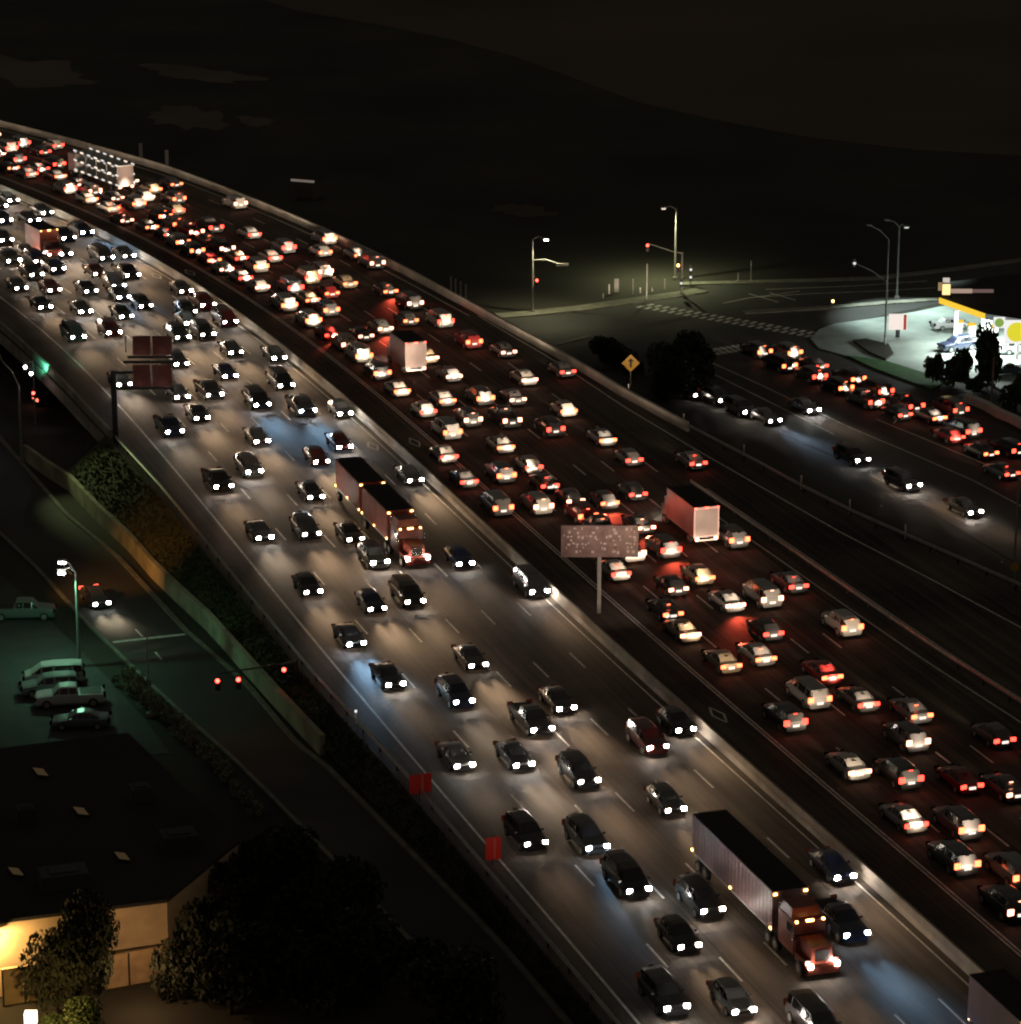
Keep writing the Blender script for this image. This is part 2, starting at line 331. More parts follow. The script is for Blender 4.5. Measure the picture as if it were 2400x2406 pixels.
# ---------------------------------------------------------------- freeway deck
def deck_uv(o):
    me = o.data; uv = me.uv_layers.new(name='UVMap')
    return uv
def deck():
    s0, s1, n_off = -95.0, 470.0, 12
    S = []; s = s0
    while s < s1: S.append(s); s += 3.0
    V = []; F = []; UV = []
    for s in S:
        a, b = lerp_tab(F_TAB, s)-.45, lerp_tab(A_TAB, s)+.55
        for k in range(n_off+1):
            o = a+(b-a)*k/n_off; V.append(tuple(road(s, o, 0)[0])); UV.append((s, o))
    for i in range(len(S)-1):
        for k in range(n_off):
            q = i*(n_off+1)+k; F.append((q, q+1, q+n_off+2, q+n_off+1))
    me = bpy.data.meshes.new('freeway'); me.from_pydata(V, [], F)
    uv = me.uv_layers.new(name='UVMap')
    for l in me.loops: uv.data[l.index].uv = UV[l.vertex_index]
    me.materials.append(M['freeway'])
    for p in me.polygons: p.use_smooth = True
    o = bpy.data.objects.new('freeway', me); COL.objects.link(o); o['kind'] = 'structure'
    # flip up
    bm = bmesh.new(); bm.from_mesh(me)
    for f in bm.faces:
        if f.normal.z < 0: f.normal_flip()
    bm.to_mesh(me); bm.free()
deck()
fL = lambda s: lerp_tab(F_TAB, s)-.45
fA = lambda s: lerp_tab(A_TAB, s)+.55
B0, B1 = 163.0, 238.0           # bridge over the cross street
# embankments (earth slopes) either side of the bridge
def embank(name, s0, s1, fedge, width, m):
    mb = MB(); ribbon(mb, s0, s1, fedge, lambda s: fedge(s)+width, 0.0, GZ-.05, 4)
    o = mb.build(name, m); o['kind'] = 'structure'; return o
GP = lambda t, dz=0.0: [G(*map(float, a.split(',')), dz) for a in t.split()]
WALLP = GP("60,1080 112,1118 166,1152 225,1215 309,1295 363,1358 418,1412 490,1478 567,1565 654,1662 760,1775")
TOE = sorted([SO(p) for p in WALLP + GP("850,1865 1000,2010 1150,2170 1400,2450")])
TOE = [(-95, TOE[0][1])] + TOE
def leftw(s): return lerp_tab(TOE, s)
def toez(s): return terr(road(s, leftw(s))[0].y) + lerp_tab([(60,-.05),(85,1.3)], s)
mb = MB(); ribbon(mb, -95, B0, fL, leftw, -.02, toez, 4); mb.build('embankment', M['grass'])['kind'] = 'structure'
mb = MB(); ribbon(mb, B1, 470, fL, lambda s: fL(s)-9, -.02, GZ-.04, 4); mb.build('embankment', M['ground'])['kind'] = 'structure'
mb = MB(); ribbon(mb, -95, B0+8, fA, lambda s: fA(s)+5, -.02, GZ-.04, 4); mb.build('embankment', M['ground'])['kind'] = 'structure'
mb = MB(); ribbon(mb, B1+10, 470, fA, lambda s: fA(s)+9, -.02, GZ-.04, 4); mb.build('embankment', M['ground'])['kind'] = 'structure'
# bridge: soffit box, abutments, columns
br = empty('freeway_bridge', road(200, 0, GZ)[0], 0, 'long concrete freeway overpass carrying all lanes above the cross street', 'bridge')
inv = lambda p: (p[0]-br.location.x, p[1]-br.location.y, p[2]-br.location.z)
mb = MB()
for fo in (lambda s: fL(s), lambda s: fA(s)): ribbon(mb, B0, B1+10, fo, fo, -.01, -1.5, 5)
ribbon(mb, B0, B1+10, fL, fA, -1.5, -1.5, 5)
mb.v = [inv(v) for v in mb.v]; mb.build('girder', M['barrier'], br)
for s in (B0, B1):
    mb = MB(); a, b = road(s, fL(s)+.3, 0)[0], road(s+8*(s < 200), fA(s)-.3, 0)[0]
    d = (b-a).normalized(); n_ = Vector((-d.y, d.x, 0))*.5
    mb.prism([a-n_, b-n_, b+n_, a+n_], GZ, -1.5); mb.v = [inv(v) for v in mb.v]; mb.build('abutment', M['barrier'], br)
for s in (182, 200, 219):
    for off in (-23, -11, 0, 11, 22):
        p = road(s, off, 0)[0]; mb = MB(); mb.tube([(p.x, p.y, GZ), (p.x, p.y, -1.5)], .65, n=10)
        mb.v = [inv(v) for v in mb.v]; mb.build('column', M['barrier'], br)

# ---------------------------------------------------------------- barriers and rails
JERSEY = [(-.30,0),(-.14,.32),(-.09,.95),(.09,.95),(.14,.32),(.30,0)]
o = extrude_path(MB(), path_s(-95, 460, 0, .004), JERSEY).build('median_barrier', M['barrier'])
tag(o, 'long concrete median barrier lit by headlights between oncoming and departing traffic', 'barrier')
PAR = [(-.20,0),(-.16,.85),(.16,.85),(.20,0)]
o = extrude_path(MB(), path_s(B0-1, 460, lambda s: lerp_tab(F_TAB, s), .004), PAR).build('bridge_parapet', M['barrier'])
tag(o, 'concrete parapet along the left edge of the overpass above the dark street', 'barrier')
o = extrude_path(MB(), path_s(145, 460, lambda s: lerp_tab(A_TAB, s), .004), [(-.2,0),(-.16,1.0),(.16,1.0),(.20,0)]).build('bridge_parapet', M['parapet'])
tag(o, 'pale concrete parapet curving along the far edge of the freeway to the upper left', 'barrier')
def guard_rail(s0, s1, fo, label, step=4.2):
    p0 = road(s0, fo(s0), 0)[0]; r = empty('guard_rail', p0, 0, label, 'guard rail')
    mb = extrude_path(MB(), path_s(s0, s1, fo, .52), [(-.05,0),(-.09,.08),(-.03,.15),(-.09,.22),(-.05,.31),(.03,.31),(.03,0)])
    mb.v = [(v[0]-p0.x, v[1]-p0.y, v[2]) for v in mb.v]; mb.build('rail', M['steel'], r)
    pm = None; s = s0+1
    while s < s1:
        q, hd = road(s, fo(s)+.12, 0)
        if pm is None:
            m2 = MB(); m2.box(0,0,.38,.15,.15,.76); pm = m2.build('post', M['bark'], r); c = pm
        else: c = pm.copy(); COL.objects.link(c)
        c.location = (q.x-p0.x, q.y-p0.y, 0); c.rotation_euler = (0,0,hd); s += step
guard_rail(-60, B0-2, lambda s: lerp_tab(F_TAB, s), 'galvanised guard rail on posts along the near left shoulder of the freeway')
guard_rail(14, 126, lambda s: lerp_tab(G_TAB, s)+.9, 'galvanised guard rail between the departing lanes and the dark ramp')
guard_rail(86, 145, lambda s: lerp_tab(A_TAB, s), 'galvanised guard rail on the outer edge of the dark ramp')
for i, s in enumerate((104, 113, 122, 134, 147, 160)):
    q, hd = road(s, lerp_tab(A_TAB, s)+.5, 0); mb = MB(); mb.box(0,0,.7,.12,.10,1.4); mb.box(0,0,1.25,.14,.03,.3)
    o = mb.build('marker_post', M['white'], None, q)
    tag(o, ['first','second','third','fourth','fifth','sixth'][i] + ' white marker post from the bottom along the outer ramp edge', 'post', 'marker posts along the ramp')

# ---------------------------------------------------------------- lane markings (one painted layer, 4 mm up)
def line(s0, s1, fo, w=.16, z=.004):
    return ribbon(MB(), s0, s1, (lambda s: (fo(s) if callable(fo) else fo)-w/2), (lambda s: (fo(s) if callable(fo) else fo)+w/2), z)
pm = MB()
def addp(m2):
    b = len(pm.v); pm.v += m2.v; pm.f += [tuple(b+i for i in f) for f in m2.f]
addp(line(-60, 440, -23.2, .20)); addp(line(-60, 440, -.95, .15)); addp(line(-60, 440, .95, .15))
addp(line(-60, 440, 4.30, .16)); addp(line(-60, 440, 4.62, .16))
addp(line(-60, 125, lambda s: lerp_tab(G_TAB, s)-.55, .16)); addp(line(-60, 200, lambda s: lerp_tab(B_TAB, s), .18))
addp(line(200, 440, lambda s: lerp_tab(A_TAB, s)-1.4, .18)); addp(line(18,125, lambda s: lerp_tab(G_TAB, s)+2.2, .14))
for off in (-3.65,-7.3,-10.95,-14.65,-18.45, 8.55,12.1,15.4,18.55): 
    s = -50 + (off*1.7 % 5)
    while s < 440: addp(line(s, s+3.9, off, .17)); s += 14.0
s = 118.0
while s < 420: addp(line(s, s+3.9, 22.6, .17)); s += 14.0
# carpool diamonds
for s in (66, 150, 235):
    for off in (2.6, -1.9):
        for (a0,b0,a1,b1) in ((0,-.5,1.8,0),(1.8,0,0,.5),(0,.5,-1.8,0),(-1.8,0,0,-.5)):
            A_, B_ = road(s+a0, off+b0, .005)[0], road(s+a1, off+b1, .005)[0]
            d = (B_-A_).normalized()*.09; n_ = Vector((-d.y, d.x, 0)); pm.quad(A_-n_, B_-n_, B_+n_, A_+n_)
o = pm.build('road_markings', M['paint']); o['kind'] = 'structure'

# ---------------------------------------------------------------- streets at ground level
def unit(a): return Vector((math.cos(a), math.sin(a), 0))
SD = Vector((.899, .437, 0)).normalized(); SN = Vector((-SD.y, SD.x, 0))           # cross street
FD = Vector((.43, -.903, 0)); FN = Vector((.903, .43, 0))
def strip(name, o0, d, n, a0, a1, b0, b1, z, m):
    p = [o0+d*a+n*b for a, b in ((a0,b0),(a1,b0),(a1,b1),(a0,b1))]
    o = sheet(name, p, z, m); o['kind'] = 'structure'; return o
X0 = Vector((2, 388, 0))
def far_curve(px_list, z): return [P(*a, z) for a in px_list]
# cross street: under the freeway and out to the crossing, then along to the right
sheet('street', [P(-400,925,GZ), P(0,880,GZ), P(1235,738,GZ), P(1520,704,GZ), P(1640,692,GZ), P(1640,668,GZ), P(2040,656,GZ), P(2400,612,GZ), P(2800,570,GZ), P(2800,690,GZ), P(2400,696,GZ), P(2212,712,GZ), P(2040,748,GZ), P(1925,770,GZ), P(1905,800,GZ), P(1640,900,GZ), P(1240,842,GZ), P(220,1010,GZ), P(0,1030,GZ), P(-400,1100,GZ)], GZ, M['asphalt'])['kind'] = 'structure'
rp = [P(1590,800,GZ+.004), P(1905,800,GZ+.004), P(1990,842,GZ+.004), P(2190,912,GZ+.004), P(2400,1022,GZ+.004), P(2700,1180,GZ+.004), P(2900,1700,GZ+.004), P(2400,1330,GZ+.004), P(2000,1090,GZ+.004), P(1700,955,GZ+.004), P(1560,880,GZ+.004)]
sheet('road', rp, GZ+.004, M['asphalt'])['kind'] = 'structure'
def kerb(name, pts, w, hgt, m, label=None, cat=None, z=GZ):
    mb = extrude_path(MB(), pts, [(-w/2,0),(-w/2,hgt),(w/2,hgt),(w/2,0)])
    o = mb.build(name, m)
    if label: tag(o, label, cat)
    else: o['kind'] = 'structure'
    return o
W_ = lambda s, z=GZ: px_poly(s, z)
kerb('pavement', W_("1120,748 1240,738 1360,726 1500,706 1600,692 1650,683"), 2.6, .15, M['walk'])
kerb('pavement', W_("1600,668 1750,664 1900,660 2050,655 2220,636 2400,612 2600,585"), 1.6, .14, M['walk'])
kerb('traffic_island', W_("1750,735 1860,729 1957,723 2080,713 2205,704"), 1.5, .16, M['walk'])
kerb('kerb', W_("1215,822 1300,812 1385,792"), .7, .15, M['walk'])
mk = MB()
def stripes(a, b, n, w, L_):
    A_, B_ = P(*a, GZ+.012), P(*b, GZ+.012); d = (B_-A_).normalized(); nn = Vector((-d.y, d.x, 0))
    tot = (B_-A_).length
    for i in range(n):
        c = A_ + d*(tot*(i+.5)/n)
        for sh in (-1, 1):
            q = c + nn*sh*L_*.62 + d*(.0 if sh < 0 else tot/n*.35)
            mk.quad(q-d*w/2-nn*L_/2, q+d*w/2-nn*L_/2, q+d*w/2+nn*L_/2, q-d*w/2+nn*L_/2)
stripes((1505,716), (1920,788), 22, .62, 1.3); stripes((1642,832), (1752,815), 8, .6, 1.3)
def wline(pts, w=.15, z=GZ+.010):
    for a, b in zip(pts, pts[1:]):
        d = (b-a).normalized()*w/2; n_ = Vector((-d.y, d.x, 0))
        mk.quad(*[Vector((q.x, q.y, z)) for q in (a-n_, b-n_, b+n_, a+n_)])
wline(W_("1660,846 1790,905 1900,958 2010,1010 2130,1060 2290,1130 2420,1200")); wline(W_("1640,860 1800,940 1960,1020"))
wline(W_("2060,985 2190,1038 2290,1080 2410,1130")); wline(W_("2100,995 2110,985"))
wline(W_("1780,698 1900,690 2060,684 2200,676"), .2); wline(W_("1700,712 1760,700 1880,684"), .2); wline(W_("1800,680 2000,672 2180,660"), .2)
wline(W_("1830,710 1760,690"), .2); wline(W_("1870,705 1810,688"), .2)
# left frontage road
CR = GP("-60,960 8,1040 52,1091 104,1150 156,1211 276,1309 436,1483 581,1610 700,1752 768,1803 912,1950 1083,2124 1176,2220 1330,2400 1500,2600")
CLp = GP("-250,1010 0,1254 84,1334 211,1472 338,1596 425,1676 545,1781 650,1885 800,2040 980,2230 1200,2480 1300,2600")
def resamp(pts, n):
    d = [0.0]
    for p, q in zip(pts, pts[1:]): d.append(d[-1]+(q-p).length)
    out = []
    for i in range(n):
        t = d[-1]*i/(n-1); k = max(j for j in range(len(pts)-1) if d[j] <= t+1e-6); out.append(pts[k].lerp(pts[k+1], (t-d[k])/max(d[k+1]-d[k], 1e-6)))
    return out
ra, rb = resamp(CR, 80), resamp(CLp, 80); mb = MB()
for i in range(79): mb.quad(*[(p.x, p.y, terr(p.y)+.0) for p in (ra[i], ra[i+1], rb[i+1], rb[i])])
o = mb.build('road', M['asphalt']); o['kind'] = 'structure'; o.location.z = .02
kerb('kerb', [p+Vector((0,0,0)) for p in ra], .45, .17, M['walk']); kerb('kerb', rb, .35, .17, M['walk'])
def gline(a, b, w):
    a, b = G(*a, .03), G(*b, .03); d = (b-a).normalized()*w/2; n_ = Vector((-d.y, d.x, 0)); mk.quad(a-n_, b-n_, b+n_, a+n_)
gline((265,1509), (436,1490), .5)
gline((318,1478), (335,1496), .18); gline((365,1532), (380,1550), .18); gline((150,1330), (168,1350), .18)
o = mk.build('road_markings', M['paint']); o['kind'] = 'structure'
o = extrude_path(MB(), WALLP, [(-.2,0),(-.2,1.7),(.25,1.7),(.3,0)]).build('retaining_wall', M['wallgreen'])
tag(o, 'low retaining wall lit green and orange between the frontage road and the slope', 'wall')
lot = drape('parking_lot', GP("-300,1330 -60,1300 60,1400 150,1490 250,1590 340,1690 400,1770 -300,1800"), -.01, M['lot']); lot['kind'] = 'structure'
# ---------------------------------------------------------------- vehicles
# station: x, half width, belt height, roof height, roof half width
CARS = {
 'sedan': dict(L=4.75, st=[(2.36,.62,.58,.60,.5),(2.22,.80,.70,.73,.6),(1.75,.89,.80,.84,.7),(1.02,.90,.90,.95,.7),(.22,.90,.93,1.41,.60),(-.30,.90,.94,1.46,.62),(-.85,.90,.95,1.41,.60),(-1.55,.89,.96,1.02,.68),(-2.18,.86,.93,.97,.66),(-2.36,.74,.82,.85,.55)], cab=(3,7)),
 'hatchback': dict(L=4.25, st=[(2.12,.62,.60,.63,.5),(1.98,.80,.74,.78,.6),(1.45,.88,.86,.91,.7),(.95,.89,.94,1.0,.7),(.25,.89,.97,1.46,.62),(-.40,.89,.98,1.50,.64),(-1.35,.88,1.0,1.46,.60),(-1.92,.86,.98,1.06,.66),(-2.12,.76,.80,.84,.6)], cab=(3,7)),
 'suv': dict(L=4.85, st=[(2.42,.70,.72,.76,.55),(2.28,.86,.92,.97,.68),(1.62,.95,1.02,1.08,.75),(1.12,.96,1.08,1.14,.76),(.48,.96,1.12,1.70,.68),(-.35,.96,1.13,1.76,.72),(-1.60,.95,1.14,1.74,.70),(-2.18,.94,1.13,1.66,.68),(-2.42,.88,1.05,1.10,.7)], cab=(3,8)),
 'van': dict(L=5.1, st=[(2.55,.70,.70,.74,.6),(2.38,.88,.92,.98,.7),(1.90,.96,1.08,1.14,.78),(1.00,.98,1.14,1.78,.72),(0,.98,1.15,1.86,.76),(-1.6,.98,1.15,1.86,.76),(-2.35,.96,1.14,1.80,.74),(-2.55,.90,1.05,1.10,.74)], cab=(2,7)),
 'pickup': dict(L=5.7, st=[(2.85,.78,.80,.84,.62),(2.70,.93,1.00,1.05,.75),(2.0,.98,1.10,1.16,.8),(1.42,.98,1.14,1.20,.8),(.85,.98,1.16,1.76,.70),(.10,.98,1.17,1.80,.72),(-.55,.98,1.17,1.74,.70),(-.72,.98,1.10,1.12,.86),(-2.70,.98,1.08,1.10,.86),(-2.85,.94,1.0,1.02,.84)], cab=(3,7)),
}
def ring(st):
    x, w, b, r, rw = st; zb = .26
    h = [(w*.86, zb), (w*.99, zb+.2), (w, b*.62+.1), (w*.97, b-.06), (w*.93, b), (rw, max(r-.07, b+.005)), (rw*.80, r)]
    return [Vector((x, y, z)) for y, z in h] + [Vector((x, -y, z)) for y, z in h[::-1]]
def patch(mb, q, k=.10, off=.012):
    c = sum(q, Vector())/4; n = (q[1]-q[0]).cross(q[3]-q[0]).normalized()
    if n.dot(c - Vector((c.x*.6, 0, .7))) < 0: n = -n
    mb.quad(*[p + (c-p)*k + n*off for p in q])
def make_car(kind):
    d = CARS[kind]; S = d['st']; R = [ring(s) for s in S]; n = 14; hl = d['L']/2
    root = empty(kind, (0,0,0))
    mb = MB()
    for r in R: mb.v += [tuple(p) for p in r]
    for i in range(len(R)-1):
        for k in range(n): mb.f.append((i*n+k, i*n+(k+1)%n, (i+1)*n+(k+1)%n, (i+1)*n+k))
    mb.f.append(tuple(range(n))); mb.f.append(tuple((len(R)-1)*n+k for k in range(n))[::-1])
    tall = S[0][2] > .65
    mb.box(hl-.06, 0, .42, .22, 1.5, .22); mb.box(-hl+.05, 0, .50, .20, 1.6, .24)
    body = mb.build('body', M['paintwork'], root)
    a, z = d['cab']
    # windscreen, rear window
    w = MB(); patch(w, [R[a][4], R[a+1][5], R[a+1][8], R[a][9]], .05); w.build('windscreen', M['glass'], root)
    w = MB(); q = z-1 if kind != 'pickup' else z-1
    patch(w, [R[q][5], R[q+1][4], R[q+1][9], R[q][8]], .08); w.build('rear_window', M['glass'], root)
    for sd in (0, 1):
        w = MB()
        for i in range(a, z):
            A_, B_ = (4, 5) if sd == 0 else (9, 8)
            q4 = [R[i][A_], R[i+1][A_], R[i+1][B_], R[i][B_]]
            patch(w, q4, .12)
        w.build('side_window', M['glass'], root)
    wr = .33 if kind in ('sedan', 'hatchback') else .39
    for wx in (hl-.92, -hl+.98):
        for sy in (-1, 1):
            w = MB(); yy = sy*(S[3][1]-.08)
            w.tube([(wx, yy-.12, wr), (wx, yy+.12, wr)], wr, n=14)
            t = w.build('wheel', M['rubber'], root)
            w2 = MB(); w2.tube([(wx, yy+sy*.12, wr), (wx, yy+sy*.135, wr)], wr*.62, n=10); w2.build('rim', M['steel'], t)
    hz = .66 if not tall else .84
    if kind == 'van': hz = .78
    for sy in (-1, 1):
        w = MB(); w.box(hl-.03, sy*(S[1][1]-.18), hz, .12, .36, .24, -sy*.25); w.build('headlight', M['headlens'], root)
        w = MB(); tz = hz+.16 if kind != 'van' else 1.0
        w.box(-hl+.03, sy*(S[-2][1]-.16), tz, .14, .44, .28 if kind in ('sedan','hatchback') else .42, sy*.18); w.build('tail_light', M['taillens'], root)
    w = MB(); w.box(hl+.055, 0, hz-.05, .03, .8, .14); w.build('grille', M['darkmetal'], root)
    w = MB(); w.box(-hl-.055, 0, hz+.02 if kind in ('sedan','hatchback') else hz-.10, .03, .55, .20); w.build('number_plate', M['platelit'], root)
    if kind == 'pickup':
        w = MB(); w.box(-1.72, 0, 1.125, 1.75, 1.45, .03); w.build('truck_bed', M['chassis'], root)
    w = MB(); w.box(-hl*.36 if kind != 'pickup' else -.62, 0, S[5][3]-.03 if kind in('sedan','hatchback') else S[6][3]-.05, .06, .30, .05)
    if kind in ('sedan','hatchback'): w.v = [(x-.35, y, z-.10) for x, y, z in w.v]
    elif kind in ('suv','van'): w.v = [(x-hl*.58, y, z-.02) for x, y, z in w.v]
    w.build('brake_light', M['taillens'], root)
    for sy in (-1, 1):
        w = MB(); w.box(S[a][0]-.35, sy*(S[3][1]+.08), S[a][2]+.08, .12, .18, .13); w.build('wing_mirror', M['paintwork'], root)
    return root
PROTO = {k: make_car(k) for k in CARS}
for r in PROTO.values(): r.location = (0, -400, 0)
USED = {k: False for k in CARS}
def copy_tree(o, parent=None):
    c = o.copy(); COL.objects.link(c); c.parent = parent
    for ch in o.children:
        if ch.type != 'LIGHT': copy_tree(ch, c)
    return c
def beam(parent, x, y, z, power, col, aim, ang):
    l = BEAMS.setdefault((power, col, ang), None)
    if l is None:
        l = bpy.data.lights.new('headlight_beam', 'SPOT'); l.energy = power; l.color = col
        l.spot_size = math.radians(ang); l.spot_blend = 1.0; l.shadow_soft_size = .10
        # low-beam photometry: strongest just under the horizon, weak close to the bumper, dim above the cut-off
        l.use_nodes = True; nt = l.node_tree; N = nt.nodes; Lk = nt.links; em = N['Emission']
        def mth(op, a, b=None, clamp=False):
            m = N.new('ShaderNodeMath'); m.operation = op; m.use_clamp = clamp
            for i, v in enumerate((a, b)):
                if v is None: continue
                if isinstance(v, (int, float)): m.inputs[i].default_value = v
                else: Lk.new(v, m.inputs[i])
            return m.outputs[0]
        tc = N.new('ShaderNodeTexCoord'); sp = N.new('ShaderNodeSeparateXYZ'); Lk.new(tc.outputs['Normal'], sp.inputs[0])
        e_ = mth('DIVIDE', mth('MULTIPLY', sp.outputs['Y'], -1.0), mth('MAXIMUM', mth('ABSOLUTE', sp.outputs['Z']), .01))
        w1 = mth('POWER', mth('ADD', mth('MULTIPLY', mth('MAXIMUM', e_, 0.0), 1/.022), 1.0), -2.0)
        hh_ = mth('DIVIDE', sp.outputs['X'], mth('MAXIMUM', mth('ABSOLUTE', sp.outputs['Z']), .01))
        w2 = mth('POWER', mth('ADD', mth('POWER', mth('ABSOLUTE', mth('DIVIDE', hh_, .19)), 2.0), 1.0), -1.5)
        w1 = mth('MULTIPLY', w1, w2)
        mr = N.new('ShaderNodeMapRange'); mr.inputs['From Min'].default_value = -.07; mr.inputs['From Max'].default_value = .005; mr.inputs['To Min'].default_value = .012 if ang < 50 else .45
        Lk.new(e_, mr.inputs['Value'])
        if ang < 50:          # dipped beam aimed down: little light beyond twenty metres
            m2 = N.new('ShaderNodeMapRange'); m2.interpolation_type = 'SMOOTHSTEP'; m2.inputs['From Min'].default_value = .012; m2.inputs['From Max'].default_value = .12; m2.inputs['To Min'].default_value = .03
            Lk.new(e_, m2.inputs['Value']); w1 = mth('MULTIPLY', w1, m2.outputs[0])
        Lk.new(mth('MULTIPLY', w1, mr.outputs[0]), em.inputs['Strength'])
        BEAMS[(power, col, ang)] = l
    o = bpy.data.objects.new('headlight_beam', l); COL.objects.link(o); o.parent = parent
    o.location = (x, y, z)
    o.rotation_mode = 'QUATERNION'
    o.rotation_quaternion = Vector((math.cos(math.radians(aim)), 0, -math.sin(math.radians(aim)))).to_track_quat('-Z', 'Y')
    o.scale = (1.0, 1.0, 1.0)
    return o
BEAMS = {}
WARM, XENON, PALE = (1.0,.66,.39), (.40,.68,1.0), (1.0,.75,.52)
def put_car(kind, loc, heading, rgb, label, group, cat, lights='head', tail=(1,.16,.06,1), hcol=WARM, power=None, brake=0.0, name=None):
    if not USED[kind]: r = PROTO[kind]; USED[kind] = True
    else: r = copy_tree(PROTO[kind])
    r.location = loc; r.rotation_euler = (0, 0, heading)
    tag(r, label, cat, group)
    hl = CARS[kind]['L']/2
    hz = .70 if kind in ('sedan', 'hatchback') else .85
    for ch in r.children:
        n = ch.name.split('.')[0]
        if n in ('body', 'wing_mirror'): ch.color = (*rgb, 1)
        elif n == 'headlight': ch.color = (min(1, hcol[0]+.4), min(1, hcol[1]+.2), min(1, hcol[2]+.35), {'head':RND.choice((.25,.5,1.0,1.0,1.6)),'tail':0.0,'off':0.0}[lights])
        elif n == 'tail_light': ch.color = (*tail[:3], tail[3] if lights != 'off' else 0.0)
        elif n == 'brake_light': ch.color = (*tail[:3], brake)
        elif n == 'number_plate' and lights == 'off':
            ch.material_slots[0].link = 'OBJECT'; ch.material_slots[0].material = M['white']
    if lights == 'head':
        for sy in (-.6, .6): beam(r, hl+.12, sy, hz, power or HEAD_POWER, hcol, 0.0, 48)
    elif lights == 'tail':
        beam(r, hl+.12, 0, hz, power or OUT_POWER, PALE, 0.0, 54)
    return r
# ---------------------------------------------------------------- petrol station and its forecourt
mb = MB(); pz = W_("1905,797 1925,776 1960,763 2040,752 2150,735 2210,722 2700,640 2700,960 2420,955 2330,905 2190,885 2080,850 1990,838 1925,820")
mb.prism(pz, GZ-.02, GZ+.15); o = mb.build('forecourt', M['plaza']); o['kind'] = 'structure'
mb = MB(); gp = W_("1990,838 2080,850 2190,884 2215,905 2190,918 2060,870"); mb.prism(gp, GZ+.05, GZ+.20); o = mb.build('lawn', M['lawn']); o['kind'] = 'structure'
mb = MB(); mb.prism(W_("2005,806 2035,802 2088,814 2100,836 2082,850 2040,832"), GZ+.1, GZ+.40); o = mb.build('planting_bed', M['ground']); tag(o, 'dark planted island on the bright forecourt around the tall lamp pole', 'planter')
ca, cb, cc = P(2210,700,-.6), P(2318,738,-.6), P(2500,765,-.6); cd_ = P(2223,662,-.6); ce_ = P(2500,628,-.6)
ctr = (ca+cc)/2; cn = empty('station_canopy', (ctr.x, ctr.y, GZ), 0, 'wide flat petrol station canopy with yellow fascia over the white lit pumps', 'canopy')
loc = lambda p, z: (p.x-ctr.x, p.y-ctr.y, z-GZ)
mb = MB(); mb.prism([loc(p, 0) for p in (ca, cb, cc, ce_, cd_)], 4.75, 5.35); mb.build('roof', M['roof'], cn)
def fascia(a, b, m, name, z0=4.75, z1=5.45):
    mb = MB(); A_, B_ = Vector(loc(a, 0)), Vector(loc(b, 0)); d = (B_-A_).normalized(); n_ = Vector((d.y, -d.x, 0))
    mb.prism([A_+n_*.02-d*.05, B_+n_*.02+d*.05, B_+n_*.14+d*.05, A_+n_*.14-d*.05], z0, z1); return mb.build(name, m, cn)
M['yelfascia'] = emit('lit_yellow_fascia', (1,.62,.05), 1.0, 'NONE'); M['greyfascia'] = mat('grey_fascia', (.4,.4,.45), .5)
M['downlight'] = emit('canopy_downlight', (.93,1,.95), 30.0, 'NONE')
fascia(ca, cb, M['yelfascia'], 'fascia'); fascia(cb, cc, M['greyfascia'], 'fascia')
u1, u2 = (cb-ca), (cc-cb)
for i in range(3):
    for j in range(4):
        p = ca + u1*(i+.5)/3 + u2*(j+.5)/4; mb = MB(); mb.box(*loc(p, GZ)[:2], 4.72, .6, .6, .06); mb.build('downlight', M['downlight'], cn)
for i, j in ((.2,.1),(.8,.1),(.2,.55),(.8,.55),(.2,.95),(.8,.95)):
    p = ca+u1*i+u2*j; mb = MB(); mb.box(*loc(p, GZ)[:2], 2.4, .45, .45, 4.8); mb.build('column', M['white'], cn)
lg = lamp('canopy_light', 'AREA', (ctr.x, ctr.y, -1.45), 8500, (.88,1,.93)); lg.data.shape = 'RECTANGLE'; lg.data.size = u1.length*.9; lg.data.size_y = u2.length*.9
lg.parent = cn; lg.location = (0, 0, 4.62); lg.rotation_euler = (0, 0, math.atan2(u1.y, u1.x))
# round emblem panels hanging at the canopy corner
M['emblem_white'] = emit('emblem_white', (1,1,.95), .9, 'NONE'); M['emblem_yellow'] = emit('emblem_yellow', (1,.9,.05), .75, 'NONE'); M['emblem_green'] = emit('emblem_green', (.45,.75,.15), .5, 'NONE')
def disc(mb, c, r, n_, off):
    t = Vector((-n_.y, n_.x, 0)); base = len(mb.v); c = Vector(c)+n_*off
    for k in range(28): a = 2*math.pi*k/28; mb.v.append(tuple(c + t*math.cos(a)*r + Vector((0,0,math.sin(a)*r))))
    mb.f.append(tuple(range(base, base+28))); return mb
def emblem(px, py, Y, r, label, col):
    c = PV(px, py, Y); n_ = Vector((0,-1,0)); e = empty('emblem_sign', (c.x, c.y, c.z), 0, label, 'sign')
    mb = MB(); mb.box(0, .1, 0, r*2.5, .2, r*2.4); mb.build('panel', M['emblem_white'], e)
    mb = MB()
    for k in range(30):
        a = 2*math.pi*k/30; rr = r; mb.v.append((math.cos(a)*rr, -.03, math.sin(a)*rr))
    mb.f.append(tuple(range(30))); mb.build('emblem', col, e)
    return e
emblem(2390, 780, (cb.y-3), 1.2, 'big white panel with round yellow emblem under the canopy edge', M['emblem_yellow'])
emblem(2349, 758, (cb.y-2.2), .55, 'small white panel with round green and yellow emblem beside the bigger one', M['emblem_green'])
